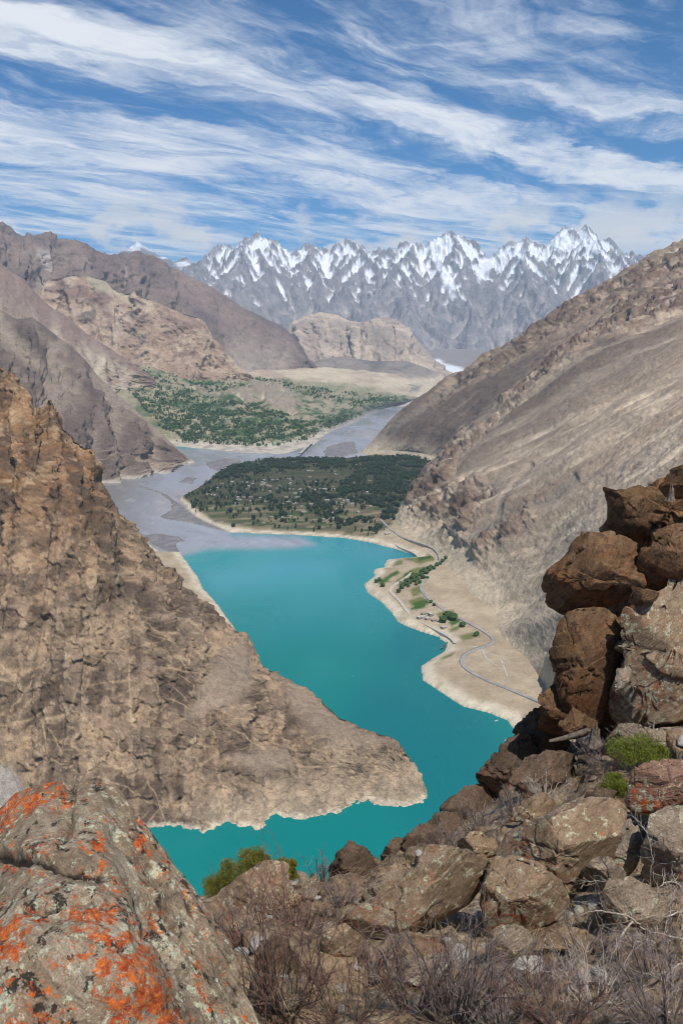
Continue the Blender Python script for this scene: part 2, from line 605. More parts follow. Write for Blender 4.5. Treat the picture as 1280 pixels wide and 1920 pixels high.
def terrain_snow():
    crest = [(250, 560, 15500), (290, 535), (330, 512), (345, 500), (365, 492), (385, 485), (398, 478), (403, 468), (410, 458),
             (418, 455), (424, 462), (430, 458), (436, 466), (445, 462), (455, 450), (461, 442), (470, 446), (478, 438), (487, 433),
             (493, 440), (498, 447), (505, 448), (514, 444), (517, 450), (530, 462), (540, 466), (550, 465), (565, 462), (575, 456),
             (590, 454), (595, 464), (606, 465), (620, 466), (632, 456), (640, 452), (648, 445), (655, 452), (665, 453), (680, 458),
             (686, 464), (693, 475), (698, 470), (705, 463), (715, 462), (722, 466), (730, 470), (738, 462), (750, 456), (763, 452),
             (770, 458), (780, 455), (787, 458), (800, 456), (808, 452), (815, 447), (822, 443), (832, 437), (843, 433), (848, 432),
             (853, 438), (862, 442), (875, 445), (887, 447), (892, 457), (900, 467), (905, 478), (912, 485), (920, 482), (930, 472),
             (940, 462), (955, 452), (970, 447), (985, 443), (1000, 450), (1012, 457), (1030, 454), (1037, 447), (1050, 432),
             (1060, 420), (1068, 424), (1075, 430), (1083, 435), (1092, 424), (1097, 420), (1106, 425), (1110, 437), (1118, 443),
             (1130, 450), (1142, 446), (1150, 455), (1165, 470), (1180, 476), (1183, 470), (1190, 480), (1200, 477), (1210, 486),
             (1260, 500), (1330, 480), (1420, 500, 15500)]
    C = np.array(crest_fill(crest))
    YC = 15500.0
    cp = at(C[:, 0], C[:, 1], C[:, 2])
    r_ = np.random.default_rng(5)
    segs = []                                     # sharp ridge lines: (x1, y1, z1, x2, y2, z2, side slope)

    def chain(p, ang, step, n, drop, jit, s, sub):
        p = np.array(p, float)
        for k in range(n):
            ang2 = ang + r_.normal() * jit
            dz = drop * step * (1.25 - .6 * k / n) * r_.uniform(.7, 1.3)
            q = p + np.array([math.sin(ang2) * step, -math.cos(ang2) * step, -dz])
            segs.append((*p, *q, s))
            if sub:
                for sd in (-1, 1):
                    if r_.random() < .8:
                        chain(q, ang + sd * r_.uniform(.6, 1.15), step * .55, int(r_.integers(2, 5)), drop * 1.35, .25, s * 1.15, sub - 1)
            p = q

    for p, q in zip(cp[:-1], cp[1:]):
        segs.append((*p, *q, 1.25))
    peaks = [i for i in range(1, len(cp) - 1) if C[i, 1] <= C[i - 1, 1] and C[i, 1] <= C[i + 1, 1]]
    extra = list(range(2, len(cp), 5))
    for i in sorted(set(peaks + extra)):
        z0 = cp[i][2]
        main = i in peaks
        chain(cp[i] - np.array([0, 0, 0 if main else 120]), r_.normal() * .22, 420, 9 if main else 6, (z0 - 350) / 4300 * (1.0 if main else 1.25), .3, 1.3 if main else 1.45, 2 if main else 1)
    nu, nv = 800, 230
    yy = YC + 500 - np.linspace(0, 1, nv) ** 1.0 * 5100
    pxs = np.linspace(225, 1440, nu)
    X = (pxs[None, :] - 640) / F * 1.03 * yy[:, None]
    Yg = np.broadcast_to(yy[:, None], X.shape).copy()
    wx = X + 110 * fbm(X / 500, Yg / 500, .4, 4, .55)
    wy = Yg + 110 * fbm(X / 500, Yg / 500, 7.4, 4, .55)
    k0 = sstep(np.abs(Yg - YC), 60, 500)
    wx, wy = X + (wx - X) * k0, Yg + (wy - Yg) * k0
    Z = np.full(X.shape, 120.0)
    for x1, y1, z1, x2, y2, z2, sl in segs:
        reach = (max(z1, z2) - 120) / sl
        i0, i1 = np.searchsorted(-yy, -(max(y1, y2) + reach)), np.searchsorted(-yy, -(min(y1, y2) - reach))
        lo, hi = min(x1, x2) - reach, max(x1, x2) + reach
        j0 = max(0, int(np.searchsorted(X[(i0 + i1) // 2 if i1 < nv else nv - 1], lo)) - 60)
        j1 = min(nu, int(np.searchsorted(X[(i0 + i1) // 2 if i1 < nv else nv - 1], hi)) + 60)
        if i1 <= i0 or j1 <= j0:
            continue
        a, b = wx[i0:i1, j0:j1], wy[i0:i1, j0:j1]
        ex, ey = x2 - x1, y2 - y1
        t = np.clip(((a - x1) * ex + (b - y1) * ey) / (ex * ex + ey * ey), 0, 1)
        d = np.hypot(a - x1 - t * ex, b - y1 - t * ey)
        Z[i0:i1, j0:j1] = np.maximum(Z[i0:i1, j0:j1], z1 + (z2 - z1) * t - sl * d)
    g = Grid()
    rib = warped_gully(X, Yg, 150, 4, 3.0, 3.0, .6)
    crag = ridged(X / 210, Yg / 210, Z / 260, 5, .6, sharp=0) - .5
    pin = ridged(X / 100, Yg / 160, .7, 3, sharp=0) - .45
    Z = Z + (rib * 34 + crag * 90) * (.35 + .65 * sstep(np.abs(Yg - YC), 0, 350)) - 25 + pin * 120 * sstep(Z, 1300, 1900)
    g.P = np.stack([X, Yg, Z], -1)
    g.px, g.py = proj(g.P)
    z = Z
    sl = slope_of(g.P)
    lap = sum(np.roll(np.roll(Z, i, 0), j, 1) for i, j in ((6, 0), (-6, 0), (0, 8), (0, -8))) / 4 - Z
    conc = np.clip(lap / 60, -1.5, 1.5)
    nz = fbm(X / 160, Yg / 260, Z / 420, 5, .62)
    snow = sstep((z - 1960) / 600 + nz * 1.7 + conc * .55 + (sl - .52) * 2.2 + .9 * fbm(X / 1300, Yg / 1300, 3.1, 2), .4, .85)
    snow = np.maximum(snow, sstep(conc + (z - 1250) / 600 + nz * .6, .75, 1.15) * sstep(z, 800, 1150))
    for poly in ([(812, 447), (842, 436), (836, 460), (826, 490), (848, 520), (853, 556), (846, 562), (828, 520), (812, 488), (806, 462)],
                 [(888, 500), (906, 482), (926, 488), (912, 512), (898, 530)],
                 [(1090, 428), (1115, 452), (1120, 476), (1106, 470), (1092, 452)],
                 [(1030, 456), (1052, 440), (1058, 466), (1045, 470)],
                 [(932, 474), (948, 458), (952, 492), (942, 500)], [(962, 456), (978, 452), (982, 486), (972, 484)],
                 [(1138, 505), (1160, 490), (1158, 516)]):
        snow = np.maximum(snow, soft_poly(g.px + nz * 12, g.py + nz * 12, poly, 3.0) * .95)
    rock = mixc(mixc(np.broadcast_to(lin(124, 120, 122), g.P.shape), lin(154, 146, 144), sstep(nz, -.3, .4)), lin(98, 96, 102), sstep(crag, 0, .4) * .5)
    rock = mixc(rock, lin(186, 172, 158), sstep(z, 900, 350) * sstep(g.px, 880, 1050) * .8)
    rock = mixc(rock, lin(190, 180, 172), sstep(conc, .2, .9) * .5)
    col = mixc(rock, lin(240, 242, 246), snow)
    m = rock_mat('far_rock_and_snow', 60, 0.22, 40, 0.6)
    finish('snow_mountains', g, m, col)

    crest = [(190, 500, 19000), (215, 480), (225, 472), (240, 465), (250, 460), (256, 451), (262, 458), (280, 468), (300, 480),
             (315, 482), (325, 490), (340, 484), (350, 481), (365, 495), (400, 520, 19000)]
    g = build_grid([crest, [(190, 600, 16500), (400, 600, 16500)]], 150, 60, (4, 2200, 2500))
    d = warped_gully(g.U, g.V, 900, 4, 5.0, 2.4) * 380 * sstep(g.t, -.02, .3) + fbm(g.U / 200, g.V / 200, .4, 4) * 90
    g.P = g.P + horizontal(g.N) * d[..., None]
    nz = fbm(g.P[..., 0] / 500, g.P[..., 1] / 500, g.P[..., 2] / 300, 4, .6)
    col = mixc(np.broadcast_to(lin(120, 116, 118), g.P.shape), lin(240, 242, 246), sstep(nz - d / 800 + .15, -.1, .25))
    finish('far_snow_peak', g, m, col)


def terrain_left_back():
    crest = [(-160, 380, 6600), (-60, 400), (0, 415), (12, 420), (22, 428), (40, 443), (52, 438), (72, 440), (84, 437), (95, 430),
             (106, 446), (118, 448), (130, 450), (142, 449), (165, 459), (185, 472), (210, 478), (240, 472), (260, 469), (285, 478),
             (320, 500), (350, 515), (400, 540), (450, 573), (500, 598), (530, 612), (550, 630), (565, 650), (590, 690, 7500)]
    base = [(-160, 720, 5400), (200, 720, 5700), (350, 715, 6050), (480, 715, 6400), (560, 712, 6700), (600, 705, 7100)]
    g = build_grid([crest, base], 420, 150, (6, 1200, 900))
    w = sstep(g.t, -.03, .25)
    big = warped_gully(g.U, g.V, 330, 5, 4.0, 4.5)
    right = sstep(g.px, 300, 380)
    left = 1 - right
    crag = fbm(g.P[..., 0] / 90, g.P[..., 1] / 90, g.P[..., 2] / 90, 4, .6)
    fin = warped_gully(g.U, g.V, 130, 4, 5.0, 4.0, .6)
    den = dendrite(g.U, g.V, 230, float(g.V.max()), 101, .8)
    den = den + dendrite(g.U, g.V, 75, float(g.V.max()), 201, .75)
    d = den * (.85 * left + .3) * w + big * (60 * left + 50) * w + fin * (30 * left + 10) * (w + .1) + crag * (26 * left + 8)
    g.P = g.P + horizontal(g.N) * d[..., None]
    g.P[..., 2] += (ridged(g.U / 90, g.U * 0, 2.2, 3) - .4) * 26 * np.exp(-(g.t / .05) ** 2) * (0.25 + .75 * left)
    nz = fbm(g.U / 400, g.V / 900, .9, 4)
    col = mixc(np.broadcast_to(lin(116, 100, 94), g.P.shape), lin(138, 120, 110), sstep(nz, -.25, .35))
    col = mixc(col, lin(92, 84, 84), sstep(fbm(g.U / 900 + 3, g.V / 500, 2.1, 3), 0, .5) * .7)
    scree = sstep(-den, 60, 120)
    col = mixc(col, lin(168, 154, 140), scree * sstep(g.t, .25, .7) * .55)
    col = mixc(col, lin(160, 148, 136), right * sstep(g.t, .5, .95) * .65 * sstep(fbm(g.U / 160, g.V / 1500, 6, 3), -.2, .3))
    chute = sstep(np.abs(perlin(g.U / 240 + .25 * perlin(g.U / 300, g.V / 300), g.V / 2000, 1.4)), .045, .012) * sstep(g.t, .05, .2)
    col = mixc(col, lin(188, 178, 168), chute * left * .65)
    finish('dark_ridge_mountain', g, rock_mat('ridge_rock', 18, .34, 14, .75), col)


def terrain_left_hill():
    crest = [(-120, 600, 6150), (10, 575), (60, 548), (90, 525), (120, 517), (165, 518), (200, 528), (222, 550), (238, 549),
             (250, 545), (262, 552), (290, 565), (330, 583), (370, 595), (385, 605), (397, 628), (420, 655), (445, 685), (474, 715, 5780)]
    base = [(-120, 725, 5100), (100, 712, 5180), (200, 702, 5300), (260, 706, 5350), (330, 714, 5380), (400, 720, 5430), (476, 723, 5660)]
    g = build_grid([crest, base], 330, 150, (6, 700, 380))
    w = sstep(g.t, -.03, .2)
    big = warped_gully(g.U, g.V, 420, 5, 9.0, 2.4)
    rk = ridged(g.P[..., 0] / 150, g.P[..., 1] / 150, g.P[..., 2] / 120, 4) - .5
    rocky = np.maximum(soft_poly(g.px, g.py, [(240, 545), (275, 560), (285, 640), (255, 690), (215, 600)], 14),
                       soft_poly(g.px, g.py, [(75, 560), (110, 520), (200, 540), (190, 620), (120, 600)], 18))
    fin = warped_gully(g.U, g.V, 90, 4, 29.0, 2.6, .6)
    den = dendrite(g.U, g.V, 150, float(g.V.max()), 103, .6) + dendrite(g.U, g.V, 52, float(g.V.max()), 203, .7)
    d = den * w + big * 60 * w + fin * 16 * w + rk * (9 + 40 * rocky) + fbm(g.U / 40, g.V / 40, .3, 3) * 8
    g.P = g.P + horizontal(g.N) * d[..., None]
    nz = fbm(g.U / 200, g.V / 260, 5.9, 4, .6)
    col = mixc(np.broadcast_to(lin(158, 134, 114), g.P.shape), lin(186, 166, 144), sstep(nz, -.2, .35))
    col = mixc(col, lin(128, 104, 92), sstep(fbm(g.U / 300 + 9, g.V / 300, 1.9, 4, .6), .02, .35) * .85)
    col = mixc(col, lin(104, 92, 86), rocky * sstep(rk, -.2, .2) * .7)
    col = mixc(col, lin(176, 158, 138), soft_poly(g.px, g.py, [(215, 595), (240, 600), (205, 690), (180, 690)], 9) * .8)
    col = mixc(col, lin(176, 166, 140), soft_poly(g.px, g.py, [(160, 515), (245, 545), (245, 565), (170, 538)], 8) * .7)
    finish('tan_rocky_hill', g, rock_mat('hill_rock', 13, .34, 10, .75), col)


def terrain_left_slopes():
    crest = [(-120, 400, 5250), (-50, 455), (0, 492), (25, 512), (45, 525), (75, 560), (100, 580), (130, 598), (160, 625),
             (200, 650), (235, 672), (290, 712, 5050)]
    base = [(-120, 830, 4200), (50, 812, 4250), (150, 786, 4430), (220, 758, 4650), (295, 728, 4960)]
    g = build_grid([crest, base], 200, 150, (6, 700, 500))
    big = warped_gully(g.U, g.V, 330, 5, 12.0, 4.0)
    fin = warped_gully(g.U, g.V, 70, 4, 39.0, 4.0, .6)
    den = dendrite(g.U, g.V, 170, float(g.V.max()), 105, .45) + dendrite(g.U, g.V, 55, float(g.V.max()), 205, .5)
    d = den * sstep(g.t, -.03, .3) + big * 30 * sstep(g.t, -.03, .3) + fin * 8 + fbm(g.U / 60, g.V / 60, .3, 4, .6) * 14
    g.P = g.P + horizontal(g.N) * d[..., None]
    nz = fbm(g.U / 120, g.V / 700, 5.1, 4, .6)
    col = mixc(np.broadcast_to(lin(140, 122, 108), g.P.shape), lin(184, 170, 150), sstep(nz + sstep(g.t, .1, .8) * .35, -.05, .5))
    col = mixc(col, lin(124, 102, 94), sstep(g.t, .35, .0) * .7)
    finish('pale_scree_mountain', g, rock_mat('pale_scree', 10, .3, 6, .6), col)

    crest = [(-120, 520, 4000), (-40, 560), (0, 580), (30, 598), (45, 597), (60, 594), (85, 612), (110, 632), (135, 650), (165, 680),
             (185, 705), (215, 735), (250, 765), (290, 800), (330, 838), (352, 857), (368, 868, 3570)]
    base = [(-120, 985, None, -6), (100, 935, None, -6), (215, 907, None, -6), (260, 899, None, -6), (300, 892, None, -6),
            (335, 881, None, -6), (355, 873, None, -6), (369, 870, None, -6)]
    g = build_grid([crest, base], 300, 190, (6, 600, 500), None, .2)
    w = sstep(g.t, -.02, .2) * sstep(g.s, 1.0, .85)
    big = warped_gully(g.U, g.V, 300, 5, 15.0, 3.6)
    crag = fbm(g.P[..., 0] / 45, g.P[..., 1] / 45, g.P[..., 2] / 45, 4, .6)
    fin = warped_gully(g.U, g.V, 60, 4, 49.0, 4.0, .6)
    den = dendrite(g.U, g.V, 150, float(g.V.max()), 107, .6) + dendrite(g.U, g.V, 46, float(g.V.max()), 207, .7)
    d = den * w + big * 40 * w + fin * 10 * w + crag * 12 * (0.3 + w)
    g.P = g.P + horizontal(g.N) * d[..., None]
    nz = fbm(g.U / 100, g.V / 420, 5.1, 4, .6)
    col = mixc(np.broadcast_to(lin(100, 86, 78), g.P.shape), lin(124, 108, 97), sstep(nz, -.3, .35))
    col = mixc(col, lin(86, 72, 66), sstep(fbm(g.U / 260, g.V / 200, 8.1, 3), 0, .5) * .7)
    scree = sstep(-den, 34, 66)
    col = mixc(col, lin(152, 137, 122), scree * .7)
    col = mixc(col, lin(166, 150, 130), soft_poly(g.px, g.py, [(0, 590), (30, 625), (95, 700), (60, 690), (0, 640)], 12) * .6)
    # pale strata lines low on the face
    st = np.abs(perlin(g.px / 260 + .2 * nz, g.py / 17 + .6 * nz + g.px / 120, 2.2))
    col = mixc(col, lin(168, 150, 130), sstep(st, .06, .02) * sstep(g.t, .55, .75) * .6)
    col = mixc(col, lin(176, 166, 152), sstep(g.P[..., 2], 14, 3))
    finish('dark_brown_mountain', g, rock_mat('brown_rock', 8, .36, 6, .75), col)


def terrain_mid():
    crest = [(480, 690, 9500), (520, 640), (545, 605), (570, 592), (600, 585), (632, 590), (655, 601), (678, 604), (700, 597), (725, 594), (745, 599), (765, 614), (785, 640), (805, 665), (845, 700, 9500)]
    mid = [(480, 705, 9100), (560, 640), (610, 640), (645, 655), (665, 625), (700, 612), (745, 614), (775, 645), (810, 682), (850, 708, 9000)]
    base = [(480, 725, 8600), (600, 712), (700, 705), (780, 712), (860, 720, 8600)]
    g = build_grid([crest, mid, base], 260, 120, (5, 900, 500))
    big = warped_gully(g.U, g.V, 330, 5, 21.0, 2.6)
    crag = ridged(g.P[..., 0] / 150, g.P[..., 1] / 150, g.P[..., 2] / 110, 4) - .5
    den = dendrite(g.U, g.V, 190, float(g.V.max()), 109, .65) + dendrite(g.U, g.V, 65, float(g.V.max()), 209, .75)
    d = den * sstep(g.t, -.02, .25) + big * 40 * sstep(g.t, -.02, .3) + warped_gully(g.U, g.V, 110, 4, 71.0, 3.0, .6) * 36 * sstep(g.t, -.02, .2) + crag * 16
    g.P = g.P + horizontal(g.N) * d[..., None]
    nz = fbm(g.U / 300, g.V / 260, 7.7, 4, .6)
    col = mixc(np.broadcast_to(lin(158, 142, 130), g.P.shape), lin(188, 169, 150), sstep(nz, -.25, .3))
    col = mixc(col, lin(140, 126, 114), sstep(crag, .05, .3) * .6)
    col = mixc(col, lin(132, 122, 112), soft_poly(g.px, g.py, [(640, 640), (680, 610), (740, 600), (730, 640), (720, 665), (680, 630)], 12) * .55)
    finish('tan_dome_hill', g, rock_mat('dome_rock', 26, .22, 12, .5), col)

    crest = [(530, 715, 8300), (560, 690), (600, 674), (640, 668), (700, 677), (760, 676), (800, 690), (850, 714, 8700)]
    base = [(530, 770, 6300), (640, 765, 6500), (720, 772, 6700), (860, 770, 7500)]
    g = build_grid([crest, base], 200, 80, (5, 700, 260))
    d = (fbm(g.U / 380, g.V / 380, 1.2, 5, .55) * 70 + warped_gully(g.U, g.V, 220, 4, 31.0, 2.2) * 22) * sstep(g.t, -.02, .15)
    g.P = g.P + g.N * d[..., None]
    nz = fbm(g.px / 80, g.py / 22, 3.7, 4, .6)
    col = mixc(np.broadcast_to(lin(138, 126, 116), g.P.shape), lin(108, 102, 98), sstep(nz, -.1, .3))
    col = mixc(col, lin(186, 170, 148), sstep(g.py + nz * 16, 702, 716))
    col = mixc(col, lin(112, 108, 104), soft_poly(g.px, g.py, [(690, 735), (712, 707), (740, 725), (790, 722), (780, 742), (720, 745)], 5) * .75)
    finish('dark_moraine', g, rock_mat('moraine_rubble', 22, .22, 8, .5), col)

    # far side valley floor with the snout of the glacier
    g = build_grid([[(690, 655, 11600), (920, 655, 11600)], [(690, 712, 9000), (920, 712, 9000)]], 60, 50)
    g.P[..., 2] += fbm(g.U / 200, g.V / 200, .3, 4) * 26
    nz = fbm(g.px / 14, g.py / 5, .4, 3)
    ice = soft_poly(g.px + nz * 4, g.py, [(806, 672), (822, 672), (838, 682), (868, 690), (880, 708), (835, 700)], 3)
    col = mixc(np.broadcast_to(lin(138, 129, 124), g.P.shape), lin(220, 224, 228), ice)
    finish('glacier', g, rock_mat('glacier_ice', 30, .12, 5, .3), col)


def terrain_terrace():
    """the broad green terrace with the far village, and the pale bluffs on it"""
    base = [(200, 915, None, -8), (300, 880, None, -8), (362, 866, None, -8), (400, 861, None, -8), (470, 860, None, -8), (545, 862, None, -8),
            (590, 858, None, -8), (622, 846, None, -8), (650, 826, None, -8), (668, 806, None, -8), (705, 789, None, -8),
            (745, 772, None, -8), (800, 755, None, -8), (870, 740, None, -8)]
    b2 = [(170, 880, 3800), (300, 868, 3900), (362, 852, 3930), (430, 842, 3980), (520, 842, 3950), (590, 838, 4130), (640, 818, 4800),
          (690, 790, 5750), (740, 765, 6700), (800, 748, 7600), (870, 735, 8500)]
    mid = [(150, 790, 4300), (300, 782, 4400), (400, 790, 4450), (480, 782, 4500), (560, 780, 4600), (640, 772, 5300), (700, 758, 6200), (800, 742, 7700), (870, 732, 8700)]
    m2 = [(130, 720, 4850), (250, 725, 4950), (350, 735, 5000), (450, 738, 5050), (540, 736, 5350), (620, 735, 5900), (700, 738, 6500), (800, 735, 7900), (870, 725, 8900)]
    top = [(100, 640, 5900), (250, 655, 5950), (350, 682, 6000), (465, 698, 6200), (560, 688, 6900), (640, 688, 7300), (720, 700, 7700), (870, 715, 9200)]
    g = build_grid([base, b2, mid, m2, top], 420, 220, None, (0, .06, .42, .68, 1))
    bl = [soft_poly(g.px, g.py, p, 5) for p in (
        [(468, 712), (520, 714), (545, 735), (562, 778), (530, 772), (505, 765), (478, 735)],
        [(430, 730), (462, 722), (480, 750), (470, 760)], [(580, 735), (610, 735), (640, 745), (615, 752), (590, 748)],
        [(350, 725), (395, 722), (430, 735), (425, 745), (380, 742)])]
    bluff = np.max(bl, 0)
    big = warped_gully(g.U, g.V, 150, 4, 41.0, 2.0)
    und = fbm(g.U / 420, g.V / 420, 1.2, 5, .55)
    d = (und * 42 + big * (7 + 22 * bluff)) * sstep(g.t, .04, .25)
    g.P[..., 2] += d
    nz = fbm(g.px / 60, g.py / 14, 3.7, 4, .62)
    n2 = fbm(g.px / 18, g.py / 5, 9.7, 3, .6)
    col = mixc(np.broadcast_to(lin(150, 140, 116), g.P.shape), lin(104, 112, 84), sstep(nz, -.1, .3))
    col = mixc(col, lin(62, 82, 50), sstep(n2 + nz * .6, -.12, .3) * soft_poly(g.px, g.py, [(215, 700), (300, 690), (480, 720), (620, 750), (760, 755), (700, 790), (600, 850), (350, 845), (280, 780)], 20))
    upper = soft_poly(g.px, g.py, [(440, 690), (560, 680), (860, 690), (860, 735), (770, 742), (640, 722), (540, 712), (470, 708)], 6)
    col = mixc(col, mixc(np.broadcast_to(lin(192, 176, 152), g.P.shape), lin(172, 152, 132), sstep(nz, -.2, .3)), upper)
    col = mixc(col, mixc(np.broadcast_to(lin(196, 182, 158), g.P.shape), lin(150, 136, 120), sstep(big, 0, .5)), bluff * .9)
    shore = sstep(g.P[..., 2], 34, 14)
    col = mixc(col, mixc(np.broadcast_to(lin(186, 176, 160), g.P.shape), lin(158, 148, 136), sstep(n2, -.1, .3)), shore)
    g.land = True
    finish('green_terrace', g, rock_mat('terrace_ground', 16, .25, 4, .4), col)
    return g


def terrain_right():
    def up(*p):
        return list(p)
    r0b = up((640, 905, 4700), (680, 862), (760, 795), (860, 725), (960, 660), (1060, 600), (1150, 550), (1280, 480), (1500, 360, 4700))
    r0 = up((655, 868, 3900), (672, 852), (720, 806), (760, 768), (800, 738), (850, 702), (900, 668), (950, 641), (1000, 611), (1060, 577),
            (1100, 552), (1150, 526), (1200, 496), (1280, 450), (1400, 385), (1500, 330, 3500))
    r1 = up((800, 885, None, -4), (826, 862, 3380), (870, 812, 3300), (950, 742), (1050, 662), (1150, 600), (1280, 530), (1500, 420, 3000))
    r2 = up((735, 988, None, -4), (772, 945, 2420), (830, 868), (950, 775), (1080, 672), (1180, 622), (1280, 586), (1500, 480, 2500))
    r3 = up((800, 1052, None, -4), (850, 1005, 1990), (950, 912), (1080, 810), (1280, 680), (1500, 545, 2000))
    r4 = up((875, 1150, None, -4), (930, 1098, 1590), (1010, 1012), (1150, 890), (1280, 790), (1500, 640, 1640))
    r5 = up((940, 1222, None, -4), (985, 1170, 1345), (1065, 1078), (1180, 965), (1280, 880), (1500, 715, 1370))
    r6 = up((1030, 1318, None, -4), (1070, 1270, 1110), (1150, 1165), (1280, 1030), (1500, 850, 1130))
    r7 = up((1110, 1470, None, -4), (1160, 1415, 890), (1250, 1300), (1500, 1060, 880))
    g = build_grid([r0, r1, r2, r3, r4, r5, r6, r7], 420, 400, None, (0, .18, .36, .52, .66, .78, .89, 1))
    # a far side behind the skyline ridge (row 0)
    c = g.P[0]
    back = []
    for k in range(6, 0, -1):
        b = c.copy()
        b[:, 1] += 900 * (k / 6) ** 1.4
        b[:, 2] -= 900 * (k / 6) ** 1.4
        back.append(b)
    nb = 6
    g.P = np.concatenate([np.array(back), g.P])
    g.N = normals(g.P)
    nv = len(g.P)
    # along-slope distance a (downhill is towards a = 0), cross-slope distance b
    a = np.concatenate([np.zeros((nv, 1)), np.cumsum(np.linalg.norm(np.diff(g.P, axis=1), axis=-1), 1)], 1)
    b = np.concatenate([np.zeros((1, g.P.shape[1])), np.cumsum(np.linalg.norm(np.diff(g.P, axis=0), axis=-1), 0)], 0)
    g.px, g.py = proj(g.P)
    px, py = g.px, g.py
    band = np.max([soft_poly(px, py, p, 16) for p in (
        [(735, 975), (745, 940), (800, 890), (850, 835), (920, 790), (960, 745), (1000, 700), (1060, 650), (1130, 610), (1160, 560), (1230, 540), (1330, 520),
         (1330, 570), (1200, 625), (1120, 640), (1060, 690), (980, 750), (920, 800), (870, 850), (840, 900), (800, 960), (760, 990)],
        [(740, 985), (830, 905), (900, 900), (930, 930), (900, 1000), (880, 1040), (840, 1030), (790, 1020)],
        [(890, 1050), (930, 1005), (1000, 960), (1010, 985), (960, 1020), (900, 1060)],
        [(850, 700), (1000, 608), (1280, 450), (1400, 390), (1400, 470), (1180, 560), (1000, 660), (880, 725), (800, 760)])], 0)
    chute = np.max([sstep(linedist(px, py, q), 9, 3) for q in (
        [(1010, 600), (960, 655), (880, 705), (780, 775), (690, 845)], [(1000, 880), (960, 940), (940, 990), (860, 1040)],
        [(1090, 910), (1040, 950), (960, 985), (900, 1030), (850, 1050)])], 0)
    lowgul = sstep(py - (1480 - .55 * px), -120, 80)
    big = warped_gully(b, a, 260, 5, 51.0, 5.0)
    med = warped_gully(b, a, 70, 4, 57.0, 5.0)
    crag = ridged(g.P[..., 0] / 85, g.P[..., 1] / 85, g.P[..., 2] / 85, 5, .55) - .5
    und = fbm(g.P[..., 0] / 420, g.P[..., 1] / 420, g.P[..., 2] / 420, 3)
    edge = sstep(b, 0, 260)
    den = dendrite(b, a.max() - a, 105, float(a.max()), 113, .42, 0, float(b.max()))
    rk1, rj1 = worley(g.P[..., 0] / 34, g.P[..., 1] / 34, g.P[..., 2] / 34, 5)
    rk2, rj2 = worley(g.P[..., 0] / 13, g.P[..., 1] / 13, g.P[..., 2] / 13, 9)
    rib = warped_gully(b, a, 36, 4, 77.0, 3.0, .6)
    d = und * 30 * edge + big * (22 + 16 * band) * (0.25 + .75 * edge) + med * (4.2 + 6 * band) + rib * (1.2 + lowgul * 2.0) + (crag * 9 + rib * 5 + (rk1 - .5) * 15 + (rk2 - .5) * 6 - 3 * sstep(rj1, .1, 0)) * band * (0.3 + .7 * edge) + den * (.3 + .55 * band) * (.2 + .8 * edge) + crag * 1.5 + (rk2 - .5) * 1.2 * lowgul
    d -= chute * 5
    d += fbm(a / 12, b / 7, .3, 4, .6) * 1.8
    g.P = g.P + g.N * (d * (0.3 + 0.7 * sstep(g.P[..., 2], 5, 60)))[..., None]
    nz = fbm(b / 55, a / 700, 2.5, 5, .6)
    n2 = fbm(b / 300, a / 600, 12.5, 4, .55)
    n3 = fbm(g.P[..., 0] / 60, g.P[..., 1] / 60, g.P[..., 2] / 60, 5, .65)
    col = mixc(np.broadcast_to(lin(196, 175, 152), g.P.shape), lin(214, 196, 173), sstep(nz, -.25, .3))
    col = mixc(col, lin(172, 150, 129), sstep(n2, 0, .4) * .7)
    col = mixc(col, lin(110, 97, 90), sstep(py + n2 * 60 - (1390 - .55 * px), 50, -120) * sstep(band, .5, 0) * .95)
    col = mixc(col, lin(104, 80, 68), band * sstep(n3 + crag * .6, -.5, .1) * .9)
    col = mixc(col, lin(160, 138, 116), band * sstep(n3, .2, .5) * .6)
    col = mixc(col, lin(92, 72, 62), band * sstep(rk1, .6, .75) * .5)
    col = mixc(col, lin(160, 152, 140), chute * .7)
    col = mixc(col, lin(206, 190, 168), sstep(-den, 14, 26) * .45 * (1 - band))
    col = mixc(col, lin(184, 170, 150), sstep(perlin(b / 34 + .5 * nz, a / 900, 3.1), .25, .5) * sstep(band, .6, .1) * .5 * sstep(n2, .2, -.3))
    speck = sstep(n3 + fbm(a / 16, b / 16, 4.4, 3, .6) * .9, .42, .6) * lowgul
    col = mixc(col, lin(110, 96, 84), speck * .6)
    col = mixc(col, lin(104, 90, 80), sstep(rib * .5 + med * .6 + n2 * .5, .15, .6) * .5)
    col = mixc(col, lin(186, 172, 154), sstep(-med - rib * .3 + nz * .5, .2, .6) * .45)
    col = mixc(col, lin(192, 178, 156), sstep(g.P[..., 2] + n3 * 30, 110, 15) * .85)
    g.nb = nb
    col = col * np.array([1.05, 1.03, .99])
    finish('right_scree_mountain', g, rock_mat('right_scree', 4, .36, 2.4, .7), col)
    return g


